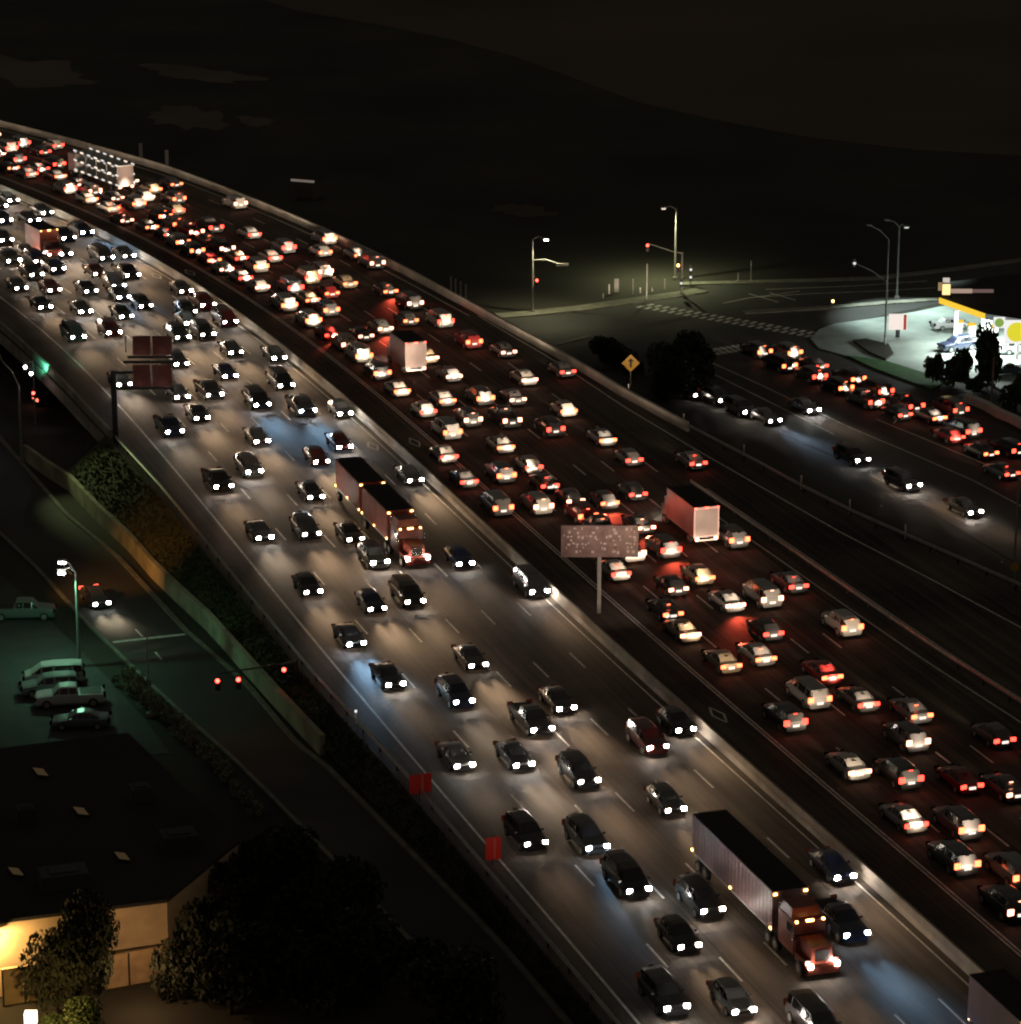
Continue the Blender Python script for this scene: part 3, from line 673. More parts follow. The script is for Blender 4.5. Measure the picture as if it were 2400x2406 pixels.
# lit sign standing on the canopy roof
M['warmlit'] = emit('lit_amber_panel', (1,.72,.30), 1.5, 'NONE')
q = P(2223,700,-.6); sh = empty('roof_sign', (q.x, q.y, -.6), 0, 'small glowing amber sign box with pinkish strip on the canopy roof', 'sign')
def rp_(x0, y0, x1, y1, m, name, d=.3):
    a, b = PV(x0, y0, q.y), PV(x1, y1, q.y); mb = MB(); mb.box((a.x+b.x)/2-q.x, 0, (a.z+b.z)/2+.6, b.x-a.x, d, a.z-b.z); mb.build(name, m, sh)
rp_(2216,668,2233,692, M['warmlit'], 'panel'); rp_(2217,653,2232,663, emit('lit_white_panel', (1,.93,.8), .6, 'NONE'), 'panel'); rp_(2206,664,2214,682, emit('dim_amber', (1,.7,.35), .3, 'NONE'), 'panel')
rp_(2235,679,2285,688, emit('pink_strip', (1,.70,.55), .40, 'NONE'), 'strip'); rp_(2285,680,2335,687, emit('pink_strip_dim', (1,.62,.55), .15, 'NONE'), 'strip')  # strips glow in place of lamp light falling on a roof edge
rp_(2233,688,2236,705, M['darkmetal'], 'leg'); rp_(2214,692,2217,705, M['darkmetal'], 'leg')
for i, (px, py) in enumerate(((2253,788),(2283,795),(2335,800),(2375,815))):
    q = P(px, py, GZ+.15); e = empty('fuel_pump', q, .3, 'white and yellow fuel pump, ' + ['first','second','third','fourth'][i] + ' from the left under the canopy', 'fuel pump', 'fuel pumps under the canopy')
    mb = MB(); mb.box(0,0,.9,.9,.5,1.5); mb.build('body', M['white'], e); mb = MB(); mb.box(0,0,1.8,1.0,.55,.3); mb.build('header', M['yelfascia'], e); mb = MB(); mb.box(0,0,.08,1.4,.9,.16); mb.build('plinth', M['concrete'], e)
# price sign
q = P(2108,792,GZ+.15); ps_ = empty('price_sign', q, 0, 'short white illuminated price sign beside the two tall poles', 'sign')
a, b = PV(2090,738,q.y), PV(2132,774,q.y)
mb = MB(); mb.box((a.x+b.x)/2-q.x, 0, (a.z+b.z)/2-q.z, b.x-a.x, .35, a.z-b.z); mb.build('panel', emit('lit_sign_panel', (1,.86,.78), .95, 'NONE'), ps_)
mb = MB(); mb.box((a.x+b.x)/2-q.x, 0, (b.z-q.z)/2, .5, .25, b.z-q.z); mb.build('post', M['darkmetal'], ps_)
mb = MB(); mb.box((a.x+b.x)/2-q.x+.85, -.19, (a.z+b.z)/2-q.z, .35, .02, (a.z-b.z)*.98); mb.build('trim', M['redsign'], ps_)
# bright kerb wall beside the queue
o = extrude_path(MB(), W_("2270,942 2290,950 2320,962 2350,980 2380,992 2410,1008 2450,1030"), [(-.5,0),(-.35,.9),(.35,.8),(.5,0)]).build('garden_wall', M['white'])
tag(o, 'low white lit wall at the forecourt corner above the queueing cars', 'wall')

# ---------------------------------------------------------------- lamp posts and signals
def post(px, py, top_px, top_py, label, z=None, r=.11, name='lamp_post', group=None):
    q = P(px, py, GZ) if px > 400 else G(px, py); t = PV(top_px, top_py, q.y); e = empty(name, q, 0, label, 'lamp post', group)
    h_ = t.z - q.z; mb = MB(); mb.tube([(0,0,0),(0,0,h_)], r*1.4, r*.8); mb.build('pole', M['pole'], e)
    mb = MB(); mb.box(0,0,.15,.6,.6,.3); mb.build('base', M['concrete'], e)
    return e, q, h_
def arm(e, q, frm, px, py, lit, dY=0.0, size=(.7,.35,.16), rise=None, name='lamp_head', m=None):
    t = PV(px, py, q.y+dY); L_ = (t.x-q.x, dY, t.z-q.z); a = Vector((0,0,frm)); b = Vector(L_); mid = a.lerp(b, .45)+Vector((0,0,.35))
    mb = MB(); mb.tube([a, mid, b], .06, .05, 6); mb.build('arm', M['pole'], e)
    mb = MB(); mb.box(*b, *size); hd = mb.build(name, M['pole'] if not m else m, e)
    if lit:
        mb = MB(); mb.box(b.x, b.y, b.z-size[2]*.75, size[0]*.75, size[1]*1.2, size[2]*.8); mb.build('lens', lit, hd)
    return b
e, q, hh = post(1252,734, 1250,562, 'street lamp with white lit head left of the crossing beside the freeway')
b_ = arm(e, q, hh, 1284,561, M['whitelamp'], -1); lamp('lamp_light', 'SPOT', (b_.x, b_.y, b_.z-.4), 3200, (1,.95,.55), e, .2, rot=(0,0,0), angle=140, blend=.8); arm(e, q, hh*.72, 1322,622, None, -1, (1.6,.1,.35), name='street_sign', m=M['white'])
def signal(e, pos, lit, k, name='signal_head'):
    mb = MB(); mb.box(pos[0], pos[1], pos[2], .38, .3, 1.05); s_ = mb.build(name, M['darkmetal'], e)
    mb = MB(); mb.tube([(pos[0], pos[1]-.15, pos[2]+k), (pos[0], pos[1]-.24, pos[2]+k)], .17, n=12); mb.build('lens', lit, s_)
t = PV(1262,657,q.y); signal(e, (t.x-q.x, -.2, t.z-q.z-.33), M['redlamp'], .33)
e, q, hh = post(1587,655, 1584,492, 'tall street lamp with dim head behind the amber signal at the crossing')
b_ = arm(e, q, hh, 1560,488, M['platelit'], -1); lamp('lamp_light', 'SPOT', (b_.x, b_.y, b_.z-.4), 7000, (.95,1,.55), e, .2, rot=(0,0,0), angle=160, blend=1)  # added light brings up the pavement corner; the head alone is dim
e, q, hh = post(1602,692, 1600,592, 'traffic signal post with long mast arm over the crossing', name='traffic_signal', r=.12)
tag(e, None, 'traffic signal')
t = PV(1522,575,q.y); mb = MB(); mb.tube([(0,0,hh*.97),((t.x-q.x)*.3,0,hh*1.02),(t.x-q.x,0,t.z-q.z+.2)], .09, .05, 6); mb.build('mast_arm', M['pole'], e)
signal(e, (t.x-q.x, -.1, t.z-q.z-.33), M['redlamp'], .33); t = PV(1594,622,q.y); signal(e, (t.x-q.x, -.15, t.z-q.z-.33), M['signalhalo'], .33)
t = PV(1601,664,q.y); signal(e, (t.x-q.x, -.15, t.z-q.z), M['emblem_white'], 0)
e, q, hh = post(1623,672, 1623,628, 'short post with two white pedestrian lights beside the signal', name='pedestrian_signal', r=.08); tag(e, None, 'pedestrian signal')
signal(e, (0,-.1,hh*.9), M['emblem_white'], 0); signal(e, (0,-.1,hh*.5), M['emblem_white'], 0)
for i, (px, py, tp) in enumerate(((1432,690,668),(1449,686,655),(1488,690,655),(1505,688,676),(1533,684,676),(1520,703,620),(1562,680,655),(1418,700,690))):
    q = P(px, py, GZ+.15); t = PV(px, tp, q.y); mb = MB(); mb.box(0,0,(t.z-q.z)/2,.16 if i != 1 else .6,.16,t.z-q.z); o = mb.build('pavement_post', M['white' if i in (0,3,4) else 'pole'], None, q)
    tag(o, ['short white post at the left end of the lit pavement corner','wide pale utility box on the lit pavement corner','tall grey post right of the utility box','short white bollard in the middle of the lit corner','short white bollard right of the thin signpost','thin tall signpost at the kerb of the lit corner','grey post just left of the signal mast','low post nearest the freeway on the lit corner'][i], 'post')
e, q, hh = post(1957,724, 1957,708, 'small amber beacon on the traffic island', name='beacon', r=.12); tag(e, None, 'beacon'); signal(e, (0,-.1,hh), M['amber'], .1)
for (px, py, tp, lab) in ((1765,664,612,'thin dark lamp post far beyond the crossing, right one'),(1735,664,640,'short dark post far beyond the crossing, left one')):
    e, q, hh = post(px, py, px, tp, lab, r=.07)
e, q, hh = post(2080,816, 2093,562, 'forward one of two tall lamp poles on the forecourt island, with a low signal arm')
arm(e, q, hh, 2044,529, None, -1); b_ = arm(e, q, hh*.60, 2008,617, None, -1); signal(e, (b_.x, b_.y-.2, b_.z), M['emblem_white'], 0)
e, q, hh = post(2108,700, 2113,533, 'rear one of two tall lamp poles, behind the price sign')
arm(e, q, hh, 2086,517, None, 0); b_ = arm(e, q, hh, 2131,532, M['emblem_white'], 0)
M['poollight'] = None
lamp('lamp_light', 'SPOT', (q.x, q.y-4, -6+13), 21000, (.80,1,.93), None, .3, angle=84, blend=.5, target=(q.x+1, q.y-9, GZ)).parent = None
e, q, hh = post(2381,1402, 2392,1114, 'tall grey pole with round sign plate at the right edge of the photo', name='sign_pole', r=.10); tag(e, None, 'pole')
t = PV(2384,1331,q.y); mb = MB(); mb.tube([(t.x-q.x,-.18,t.z-q.z),(t.x-q.x,-.24,t.z-q.z)], .42, n=16); mb.build('plate', M['yellowsign'], e)
e, q, hh = post(2331,955, 2335,840, 'slim pale pole in front of the forecourt trees', name='sign_pole', r=.08); tag(e, None, 'pole')
# left side
e, q, hh = post(52,1085, 52,905, 'street lamp with a curved arm reaching over the cross street at left', r=.13)
t = PV(-8,815,q.y); mb = MB(); mb.tube([(0,0,hh),(-.7,0,hh+1.6),(-1.6,0,hh+2.6),(t.x-q.x,0,t.z-q.z)], .09, .06, 6); mb.build('arm', M['pole'], e)
t2 = PV(-22,808,q.y); mb = MB(); mb.box(t2.x-q.x,0,t2.z-q.z,.9,.4,.2); hd = mb.build('lamp_head', M['pole'], e)
mb = MB(); mb.box(t2.x-q.x,0,t2.z-q.z-.14,.6,.3,.1); mb.build('lens', M['whitelamp'], hd)
lamp('lamp_light', 'SPOT', (t2.x-q.x, 0, t2.z-q.z-.3), 9000, (.80,1,.42), e, .15, angle=30, blend=1, target=G(265,1215)-q)
M['greenlamp'] = emit('green_signal_lens', (.1,1,.5), 9, 'NONE')
q = P(84,1000,GZ); e = empty('traffic_signal', q, 0, 'signal post by the parapet, shining green on the overpass edge', 'traffic signal')
a, b = PV(60,861,q.y), PV(74,876,q.y); mb = MB(); mb.tube([(0,0,0),(0,0,a.z-q.z+.8)], .1, .08); mb.build('pole', M['pole'], e)
mb = MB(); mb.tube([(0,0,a.z-q.z+.6),(a.x-q.x-.3,0,a.z-q.z+.5)], .05); mb.build('arm', M['pole'], e)
signal(e, (a.x-q.x,-.1,a.z-q.z), M['whitelamp'], 0); signal(e, (b.x-q.x,-.1,b.z-q.z), M['whitelamp'], 0)
g = PV(96,856,q.y+3); lamp('signal_glow', 'SPOT', (0.5,-.5,a.z-q.z+.4), 1500, (.15,1,.6), e, .1, angle=80, blend=.8, target=None, rot=(math.radians(80),0,math.radians(-25)))
t = PV(75,922,q.y); signal(e, (t.x-q.x+.2,-.1,t.z-q.z), M['redlamp'], 0)
e, q, hh = post(187,1566, 178,1345, 'two headed lamp post with cold white lamps beside the parking lot', r=.11)
for px, py in ((146,1317),(145,1342)):
    b_ = arm(e, q, hh, px, py, M['whitelamp'], 0, (.75,.4,.2))
lamp('lamp_light', 'SPOT', (b_.x, b_.y-.3, b_.z-.6), 1100, (.30,1,.55), e, .15, rot=(0,0,0), angle=165, blend=.3)
e, q, hh = post(352,1682, 352,1476, 'thin dark pole at the kerb of the frontage road near the stop line', name='pole', r=.05); tag(e, None, 'pole')
q = G(-42,1500); e = empty('lamp_post', q, 0, 'sodium lamp post at the left edge glowing orange over the frontage road', 'lamp post')
mb = MB(); mb.tube([(0,0,0),(0,0,8.5)], .14, .09); mb.build('pole', M['pole'], e); mb = MB(); mb.box(.5,0,8.5,1.1,.35,.2); hd = mb.build('lamp_head', M['pole'], e); mb = MB(); mb.box(.6,0,8.36,.6,.3,.1); mb.build('lens', M['amber'], hd)
lamp('lamp_light', 'SPOT', (.6,-.3,7.9), 13000, (1,.40,.08), e, .2, angle=36, blend=1, target=G(360,1325)-q)
# mast arm with red lamps over the left frontage road
q = G(700,1662); e = empty('traffic_signal', q, 0, 'mast arm with three red lamps reaching over the frontage road', 'traffic signal')
tt = [PV(px, py, q.y+dy) for px, py, dy in ((512,1597,-6),(561,1594,-6),(668,1571,0))]
top = tt[2].z-q.z+.8
mb = MB(); mb.tube([(0,0,0),(0,0,top)], .14, .1); mb.build('pole', M['darkmetal'], e)
mb = MB(); mb.tube([(0,0,top-.2),(tt[0].x-q.x,tt[0].y-q.y,tt[0].z-q.z+.5)], .09, .05, 6); mb.build('mast_arm', M['darkmetal'], e)
for t in tt: signal(e, (t.x-q.x, t.y-q.y-.1, t.z-q.z-.33), M['redlamp'], .33)
# lit orange building corner at the left edge
q = G(-20,1450); hb = empty('small_building', q, math.radians(25), 'orange lit corner of a low building at the left edge', 'building')
mb = MB(); mb.box(-5,6,2.2,10,9,4.4); mb.build('wall', M['stucco'], hb); mb = MB(); mb.box(-5,6,4.5,10.4,9.4,.25); mb.build('roof', M['roof'], hb)

# ---------------------------------------------------------------- signs on the freeway
q, hd_ = road(160.0, -27.0, 0); q = Vector((q.x, q.y, 0))
e = empty('overhead_sign', q, 0, 'overhead sign gantry with two stacked dark red panels seen over the oncoming lanes', 'road sign')
def rect_panel(e, q, x0, y0, x1, y1, Y, m, name='panel', d=.12):
    a, b = PV(x0, y0, Y), PV(x1, y1, Y); mb = MB(); mb.box((a.x+b.x)/2-q.x, Y-q.y, (a.z+b.z)/2-q.z, b.x-a.x, d, a.z-b.z); return mb.build(name, m, e)
Y = q.y
for (x0,y0,x1,y1) in ((311,789,354,834),(357,789,404,834),(312,857,354,907),(357,857,404,907)): rect_panel(e, q, x0, y0, x1, y1, Y, M['signback'])
for (x0,y0,x1,y1) in ((300,836,408,841),(290,848,410,853),(268,909,408,914),(268,872,312,878)): rect_panel(e, q, x0, y0, x1, y1, Y+.25, M['darkmetal'], 'crossbeam', .3)
rect_panel(e, q, 353.5, 785, 357.5, 914, Y+.25, M['darkmetal'], 'upright', .3)
a = PV(266,872,Y); mb = MB(); mb.box(a.x-q.x, .25, (a.z-q.z)/2-2, .55, .55, a.z-q.z+4); mb.build('pole', M['darkmetal'], e)
rect_panel(e, q, 293, 790, 298, 828, Y+.2, M['white'], 'edge_strip', .1)
for i, (px, py) in enumerate(((325,838),(380,838),(325,911),(380,911))):
    t = PV(px, py, Y); lm = lamp('panel_fill', 'POINT', (t.x-q.x, -1.6, t.z-q.z), 6, (1,.55,.45), e, .1)  # added fill lights on the panels, no fixtures here
# changeable billboard in the median
q = road(97.0, 2.2, 0)[0]; q = P(1408,1440,0)
e = empty('billboard', q, 0, 'pinkish mottled billboard on a single pole beside the median barrier', 'sign'); Y = q.y
M['billboard'] = mat('billboard_face', (.15,.09,.085), .6, var=.3, scale=.9, detail=7, col2=(.32,.22,.19))
rect_panel(e, q, 1319, 1234, 1500, 1308, Y, M['billboard'], 'panel', .25)
mb = MB(); mb.box(0,0,3.9,.34,.34,7.8); t = PV(1408,1308,Y); mb.v = [(x, y+.02, z*(t.z/7.8)) for x, y, z in mb.v]; mb.build('pole', M['pole'], e)
r = random.Random(5); mb = MB(); mb2 = MB()
for row in range(7):
    x = 1325.0
    while x < 1492:
        w = r.uniform(2, 8); hh_ = r.uniform(3, 7); yy = 1240 + row*9 + r.uniform(-2, 2)
        a, b = PV(x, yy, Y-.14), PV(min(x+w, 1497), yy+hh_, Y-.14)
        if r.random() < .62: (mb if r.random() < .6 else mb2).box((a.x+b.x)/2-q.x, -.135, (a.z+b.z)/2-q.z, b.x-a.x, .01, a.z-b.z)
        x += w + r.uniform(2, 6)
mb.build('pale_patches', mat('pale_patch', (.62,.50,.45), .5), e); mb2.build('dark_patches', mat('dark_patch', (.20,.12,.10), .5), e)
lamp('billboard_fill', 'SPOT', (0,-5,t.z+3), 420, (1,.74,.66), e, .3, angle=110, blend=.6, target=None, rot=(math.radians(55),0,0))  # added fill for the face, standing in for headlights of departing traffic
# diamond warning sign
q = P(1478,905,GZ+2); t = PV(1483,853,q.y); e = empty('warning_sign', q, 0, 'yellow diamond warning sign on a post beside the far parapet', 'road sign')
z_ = t.z-q.z; R_ = 1.05; mb = MB(); mb.prism([(0,0),(0,0),(0,0)],0,0) if False else None
mb = MB(); mb.v = [(x+.2, y, z_+z) for y in (-.04,.04) for x, z in ((0,-R_),(R_,0),(0,R_),(-R_,0))]; mb.f = [(0,1,2,3),(7,6,5,4),(0,4,5,1),(1,5,6,2),(2,6,7,3),(3,7,4,0)]; mb.build('panel', M['yellowsign'], e)
mb = MB(); mb.v = [(x+.2, -.05, z_+z) for x, z in ((-.12,-.5),(.12,-.5),(.12,.2),(.38,.2),(0,.62),(-.38,.2),(-.12,.2))]; mb.f = [(0,1,2,6),(5,3,4)]; mb.build('arrow_mark', M['darkmetal'], e)
mb = MB(); mb.tube([(.2,.06,0),(.2,.06,z_)], .06); mb.build('post', M['pole'], e)
lamp('sign_fill', 'SPOT', (.2,-5,z_+1), 420, (1,.8,.55), e, .2, angle=50, blend=.8, rot=(math.radians(80),0,0))  # added fill aimed at the diamond, no lamp stands here
# two red signs on the near shoulder
for i, (px, py, w, hh_, rz, lab) in enumerate(((989,1878,1.7,1.5,.35,'upper one of two dull red signs on the near shoulder'),(1160,2032,1.1,1.7,.2,'lower one of two red signs on the near shoulder, the brighter'))):
    q = P(px, py, 0); e = empty('red_sign', q, rz, lab, 'road sign', 'red signs on the near shoulder')
    mb = MB(); mb.box(0,0,1.25,w,.06,hh_); mb.build('panel', M['redsign'], e); mb = MB(); mb.box(-w*.05,.05,.6,.08,.06,1.3); mb.build('post', M['darkmetal'], e)
    mb = MB(); mb.box(w*.08,-.035,1.25,w*.10,.01,hh_*.9); mb.build('stripe', mat('pale_red_stripe', (.5,.2,.18), .5), e)
    lamp('sign_fill', 'SPOT', (0,-5,2.0), 40 if i == 0 else 130, (1,.4,.3), e, .2, angle=50, blend=.8, rot=(math.radians(82),0,0))  # fill added to bring up each red panel, without a fixture
q = P(837,1700,0); e = empty('marker_post', q, 0, 'small lit marker on the near guard rail', 'post'); mb = MB(); mb.box(0,0,.5,.12,.12,1.0); mb.build('post', M['white'], e); mb = MB(); mb.box(0,-.05,1.05,.2,.2,.16); mb.build('lens', M['emblem_white'], e)
for i, (px, py) in enumerate(((1060,668),(1071,674),(1083,680),(1095,686))):
    q = P(px, py, GZ+5); mb = MB(); mb.box(0,0,-2,.2,.2,6); o = mb.build('small_pole', M['white'], None, q)
    tag(o, ['first','second','third','fourth'][i] + ' from the left of four small pale poles behind the far parapet', 'pole', 'small poles behind the parapet')
for i, (px, py) in enumerate(((331,350),(392,366))):
    q = P(px, py+6, GZ+5.5); mb = MB(); mb.box(0,0,-2,.5,.3,6.5); o = mb.build('parapet_lamp', M['white'], None, q); tag(o, ['left','right'][i]+' one of two pale posts rising behind the far parapet', 'post')
q = P(712,470,GZ); e = empty('rooftop_sign', q, math.radians(-22), 'long pale roof bar of a dark shed beyond the parapet', 'building')
mb = MB(); mb.box(0,2,1.4,3.0,3.0,2.8); mb.build('wall', M['ground'], e); mb = MB(); mb.box(0,0,2.95,3.8,.3,.3); mb.build('roof_edge', emit('dim_strip', (1,.8,.65), .16, 'NONE'), e)  # roof edge glows by emission to look pale, no lamp there

# ---------------------------------------------------------------- buildings bottom left
RZ = 3.0; GW = GZ+3.5
rc = [P(-160,1778,RZ), P(300,1722,RZ), P(560,1975,RZ), P(392,2113,RZ), P(0,2162,RZ), P(-160,2182,RZ)]
c0 = sum(rc, Vector())/len(rc); wb = empty('warehouse', (c0.x, c0.y, GW), 0, 'large dark flat roofed warehouse with four skylights at the lower left', 'building')
lc = lambda p: (p.x-c0.x, p.y-c0.y)
mb = MB(); mb.prism([lc(p) for p in rc], 0, RZ-GW-.25); mb.build('wall', M['stucco'], wb)
mb = MB(); mb.prism([(x*1.004, y*1.004) for x, y in map(lc, rc)], RZ-GW-.24, RZ-GW); rf = mb.build('roof', M['roof'], wb)
for px, py in ((95,1813),(190,1905),(287,2011),(37,2047)):
    q = P(px, py, RZ+.25); a = Vector(lc(q)); e1 = (P(px+14, py+2, RZ+.25)-P(px-14, py-1, RZ+.25))/2*1.0; e2 = (P(px+7, py+9, RZ+.25)-P(px-7, py-9, RZ+.25))/2
    c_ = [(a.x+i*e1.x+j*e2.x, a.y+i*e1.y+j*e2.y) for i, j in ((-1,-1),(1,-1),(1,1),(-1,1))]
    mb = MB(); mb.prism([(x, y) for x, y in c_], RZ-GW+.01, RZ-GW+.22); k = mb.build('skylight', M['darkmetal'], rf)
    mb = MB(); cxx = sum(x for x, y in c_)/4; cyy = sum(y for x, y in c_)/4
    mb.prism([(cxx+(x-cxx)*.86, cyy+(y-cyy)*.86) for x, y in c_], RZ-GW+.225, RZ-GW+.26); mb.build('pane', M['skylight'], k)
for px, py, sx, sy in ((150,2080,3.2,2.0),(420,1990,2.4,1.8),(60,1930,1.2,1.2),(330,1880,1.4,1.4)):
    a = Vector(lc(P(px, py, RZ))); mb = MB(); mb.box(a.x, a.y, RZ-GW+.55, sx, sy, 1.1, .3); mb.box(a.x, a.y, RZ-GW+1.15, sx*.6, sy*.6, .14, .3); mb.build('roof_unit', M['lot'], rf)
wl = PV(-4,2195,P(0,2170,RZ).y); wl = Vector((wl.x, wl.y-.9, wl.z))
mb = MB(); mb.box(wl.x-c0.x, wl.y-c0.y+.4, wl.z-GW+.1, .4, .5, .25); wlh = mb.build('wall_lamp', M['darkmetal'], wb)
mb = MB(); mb.box(wl.x-c0.x, wl.y-c0.y+.1, wl.z-GW-.06, .3, .3, .1); mb.build('lens', M['amber'], wlh)
lamp('wall_light', 'POINT', (wl.x-c0.x, wl.y-c0.y, wl.z-GW-.15), 1500, (1,.60,.22), wb, .12)
# yard walls in front
def yard(pa, pb, hgt, label, gates=2):
    a, b = P(*pa, GW), P(*pb, GW); L_ = (b-a).length; e = empty('yard_wall', a, math.atan2(b.y-a.y, b.x-a.x), label, 'wall')
    mb = MB(); mb.box(L_/2,0,hgt/2,L_,.2,hgt); mb.build('panel', M['block'], e)
    for k in range(gates+2):
        mb = MB(); mb.box(L_*k/(gates+1),-.14,hgt/2,.12,.08,hgt+.1); mb.build('post', M['darkmetal'], e)
    mb = MB(); mb.box(L_/2,0,hgt+.05,L_+.1,.26,.1); mb.build('coping', M['block'], e)
yard((8,2362), (160,2338), 2.5, 'orange lit yard wall with dark posts in front of the left warehouse wall')
yard((242,2325), (425,2292), 2.3, 'tan yard wall with dark posts in front of the right warehouse wall')
q = P(76,2470,GW); t = PV(76,2392,q.y); e = empty('lamp_post', q, 0, 'short lamp post with a square glowing lamp at the bottom left edge', 'lamp post')
hh = t.z-GW; mb = MB(); mb.tube([(0,0,0),(0,0,hh)], .07); mb.build('pole', M['darkmetal'], e); mb = MB(); mb.box(0,0,hh,.75,.6,.8); mb.build('lantern', emit('lantern', (1,.82,.5), 4, 'NONE'), e)
lamp('lamp_light', 'POINT', (1.2,-.8,hh+.2), 650, (1,.62,.18), e, .2)
# added fill light for the right wall and yard wall, no lamp body
e = None
q = P(330,2385,GW); wl2 = lamp('yard_fill', 'POINT', (q.x-c0.x, q.y-c0.y, 3.2), 380, (1,.58,.28), wb, .2)

# ---------------------------------------------------------------- trees and shrubs
def crown(rx, rz_, n, leaf, seed, m, lobes=7, base=0.0):
    r = random.Random(seed); L_ = []
    for i in range(lobes):
        a = r.uniform(0, 2*math.pi); k = r.uniform(.25,.75)
        L_.append((math.cos(a)*rx*k, math.sin(a)*rx*k, base + rz_*r.uniform(.35,1.5), r.uniform(.32,.58)*rx))
    mb = MB()
    for i in range(n):
        lx, ly, lz, lr = L_[r.randrange(lobes)]
        d = Vector((r.gauss(0,1), r.gauss(0,1), r.gauss(0,1))).normalized()*lr*(r.random()**.38)
        c = Vector((lx, ly, lz)) + Vector((d.x, d.y, d.z*.8))
        u = Vector((r.gauss(0,1), r.gauss(0,1), r.gauss(0,1))).normalized(); v = u.cross(Vector((r.gauss(0,1), r.gauss(0,1), r.gauss(0,1)))).normalized()
        s = leaf*r.uniform(.6,1.3); mb.quad(c-u*s-v*s*.6, c+u*s-v*s*.6, c+u*s*.7+v*s*.6, c-u*s*.7+v*s*.6)
    return mb
MESHC = {}
def tree(q, h_, rx, label, group, seed=0, m='leaf', name='tree', cat='tree', n=1500, leaf=.28):
    e = empty(name, q, seed*1.3, label, cat, group)
    key = (seed % 3, m, n)
    if key not in MESHC:
        c = crown(1.0, .62, n, leaf/3.2, seed % 3 + 40, m).build('crown', M[m], e); MESHC[key] = c.data
    else:
        c = bpy.data.objects.new('crown', MESHC[key]); COL.objects.link(c); c.parent = e
    c.scale = (rx, rx, h_*.72); c.location = (0, 0, h_*.12)
    mb = MB(); mb.tube([(0,0,0),(.1,0,h_*.3),(.05,.1,h_*.6)], rx*.07, rx*.03, 6)
    for k in range(3):
        a = k*2.1; mb.tube([(.1,0,h_*.3),(math.cos(a)*rx*.4, math.sin(a)*rx*.4, h_*.6)], rx*.035, rx*.015, 5)
    mb.build('trunk', M['bark'], e)
    return e
G1 = 'trees in front of the petrol station'
tree(P(2300,905,GZ), 7.4, 2.8, 'tall leafy tree in front of the bright canopy, the biggest there', G1, 0)
tree(P(2240,908,GZ), 4.8, 2.3, 'pointed dark bush at the lower edge of the forecourt', G1, 1)
tree(P(2194,902,GZ), 3.8, 1.6, 'small dark bush left of the pointed one on the lawn edge', G1, 2)
tree(P(2385,965,GZ), 4.6, 2.3, 'dim tree behind the white garden wall at the right edge', G1, 1)
tree(P(2290,925,GZ), 2.2, 1.6, 'low bush between the two bigger forecourt trees', G1, 2)
G2 = 'dark trees between the ramp and the crossing'
for i, (px, py, h_, rx, lab) in enumerate(((1535,900,5,3.4,'dark tree nearest the yellow diamond sign'),(1590,890,6.2,3.8,'tallest dark tree left of the crossing stripes'),(1640,915,5,3.2,'dark tree right of the tallest, beside the lower crosswalk'),(1600,935,5,3.6,'lowest dark tree on the slope by the ramp'),(1440,860,4,3,'low dark tree left of the yellow diamond sign'))):
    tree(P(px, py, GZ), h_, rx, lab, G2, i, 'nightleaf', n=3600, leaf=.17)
G3 = 'dark trees at the bottom below the freeway'
for i, (px, py, h_, rx, lab) in enumerate(((640,2090,5,4,'dark tree at the top left of the black grove'),(760,2200,6,4.5,'dark tree in the middle of the black grove'),(560,2170,6,4,'dark tree right of the warehouse roof'),(900,2330,6,4.5,'dark tree at the right of the black grove'),(700,2350,6,4.5,'dark tree at the bottom middle of the black grove'),(540,2380,7,4.0,'dark tree right of the tan yard wall'),(1060,2450,6,4.2,'dark tree at the bottom right of the black grove'),(470,2345,7.0,2.8,'dark tree overlapping the right end of the warehouse wall'))):
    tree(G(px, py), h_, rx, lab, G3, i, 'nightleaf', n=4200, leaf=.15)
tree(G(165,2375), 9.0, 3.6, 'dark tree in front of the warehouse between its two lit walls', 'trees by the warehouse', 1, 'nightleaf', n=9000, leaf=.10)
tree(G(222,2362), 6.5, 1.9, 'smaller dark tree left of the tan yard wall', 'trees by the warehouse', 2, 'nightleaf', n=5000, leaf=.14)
tree(G(175,2440), 3.0, 2.2, 'bush with golden lit leaves beside the square lamp', 'trees by the warehouse', 0, 'leaf', 'bush', 'bush', n=3000, leaf=.14)
hp = [G(294+ (600-294)*t, 1612 + (1915-1612)*t - 14*math.sin(t*3.14)) for t in [i/15 for i in range(16)]]
for i, q in enumerate(hp):
    sc = 1.0 - .35*i/15
    e = tree(q, 1.9*sc, 1.15*sc, ('pale shrub lit by the lot lamp, ' + ['first','second','third','fourth','fifth','sixth','seventh','eighth','ninth','tenth','eleventh','twelfth','thirteenth','fourteenth','fifteenth','sixteenth'][i] + ' from the top of the row'), 'row of pale shrubs by the frontage road', i, 'paleleaf', 'shrub', 'shrub', 500, .3)
# rough ground cover on the slope
r = random.Random(9); mb = MB()
for i in range(9000):
    s = r.uniform(0, 178); k = r.random(); a, b = fL(s), leftw(s); off = a + (b-a)*k if s < 163 else r.uniform(-40,-27); z = toez(s)*k
    if k < .04 or s > 162: continue
    p, hd = road(s, off, z); w = r.uniform(.05,.14)
    for _ in range(2):
        a_ = r.uniform(0, 3.14); d = Vector((math.cos(a_), math.sin(a_), 0))*w; up = Vector((r.uniform(-.2,.2), r.uniform(-.2,.2), r.uniform(.1,.25)))
        mb.quad(p-d, p+d, p+d*.5+up, p-d*.5+up)
o = mb.build('ground_cover', M['grass']); o['kind'] = 'stuff'
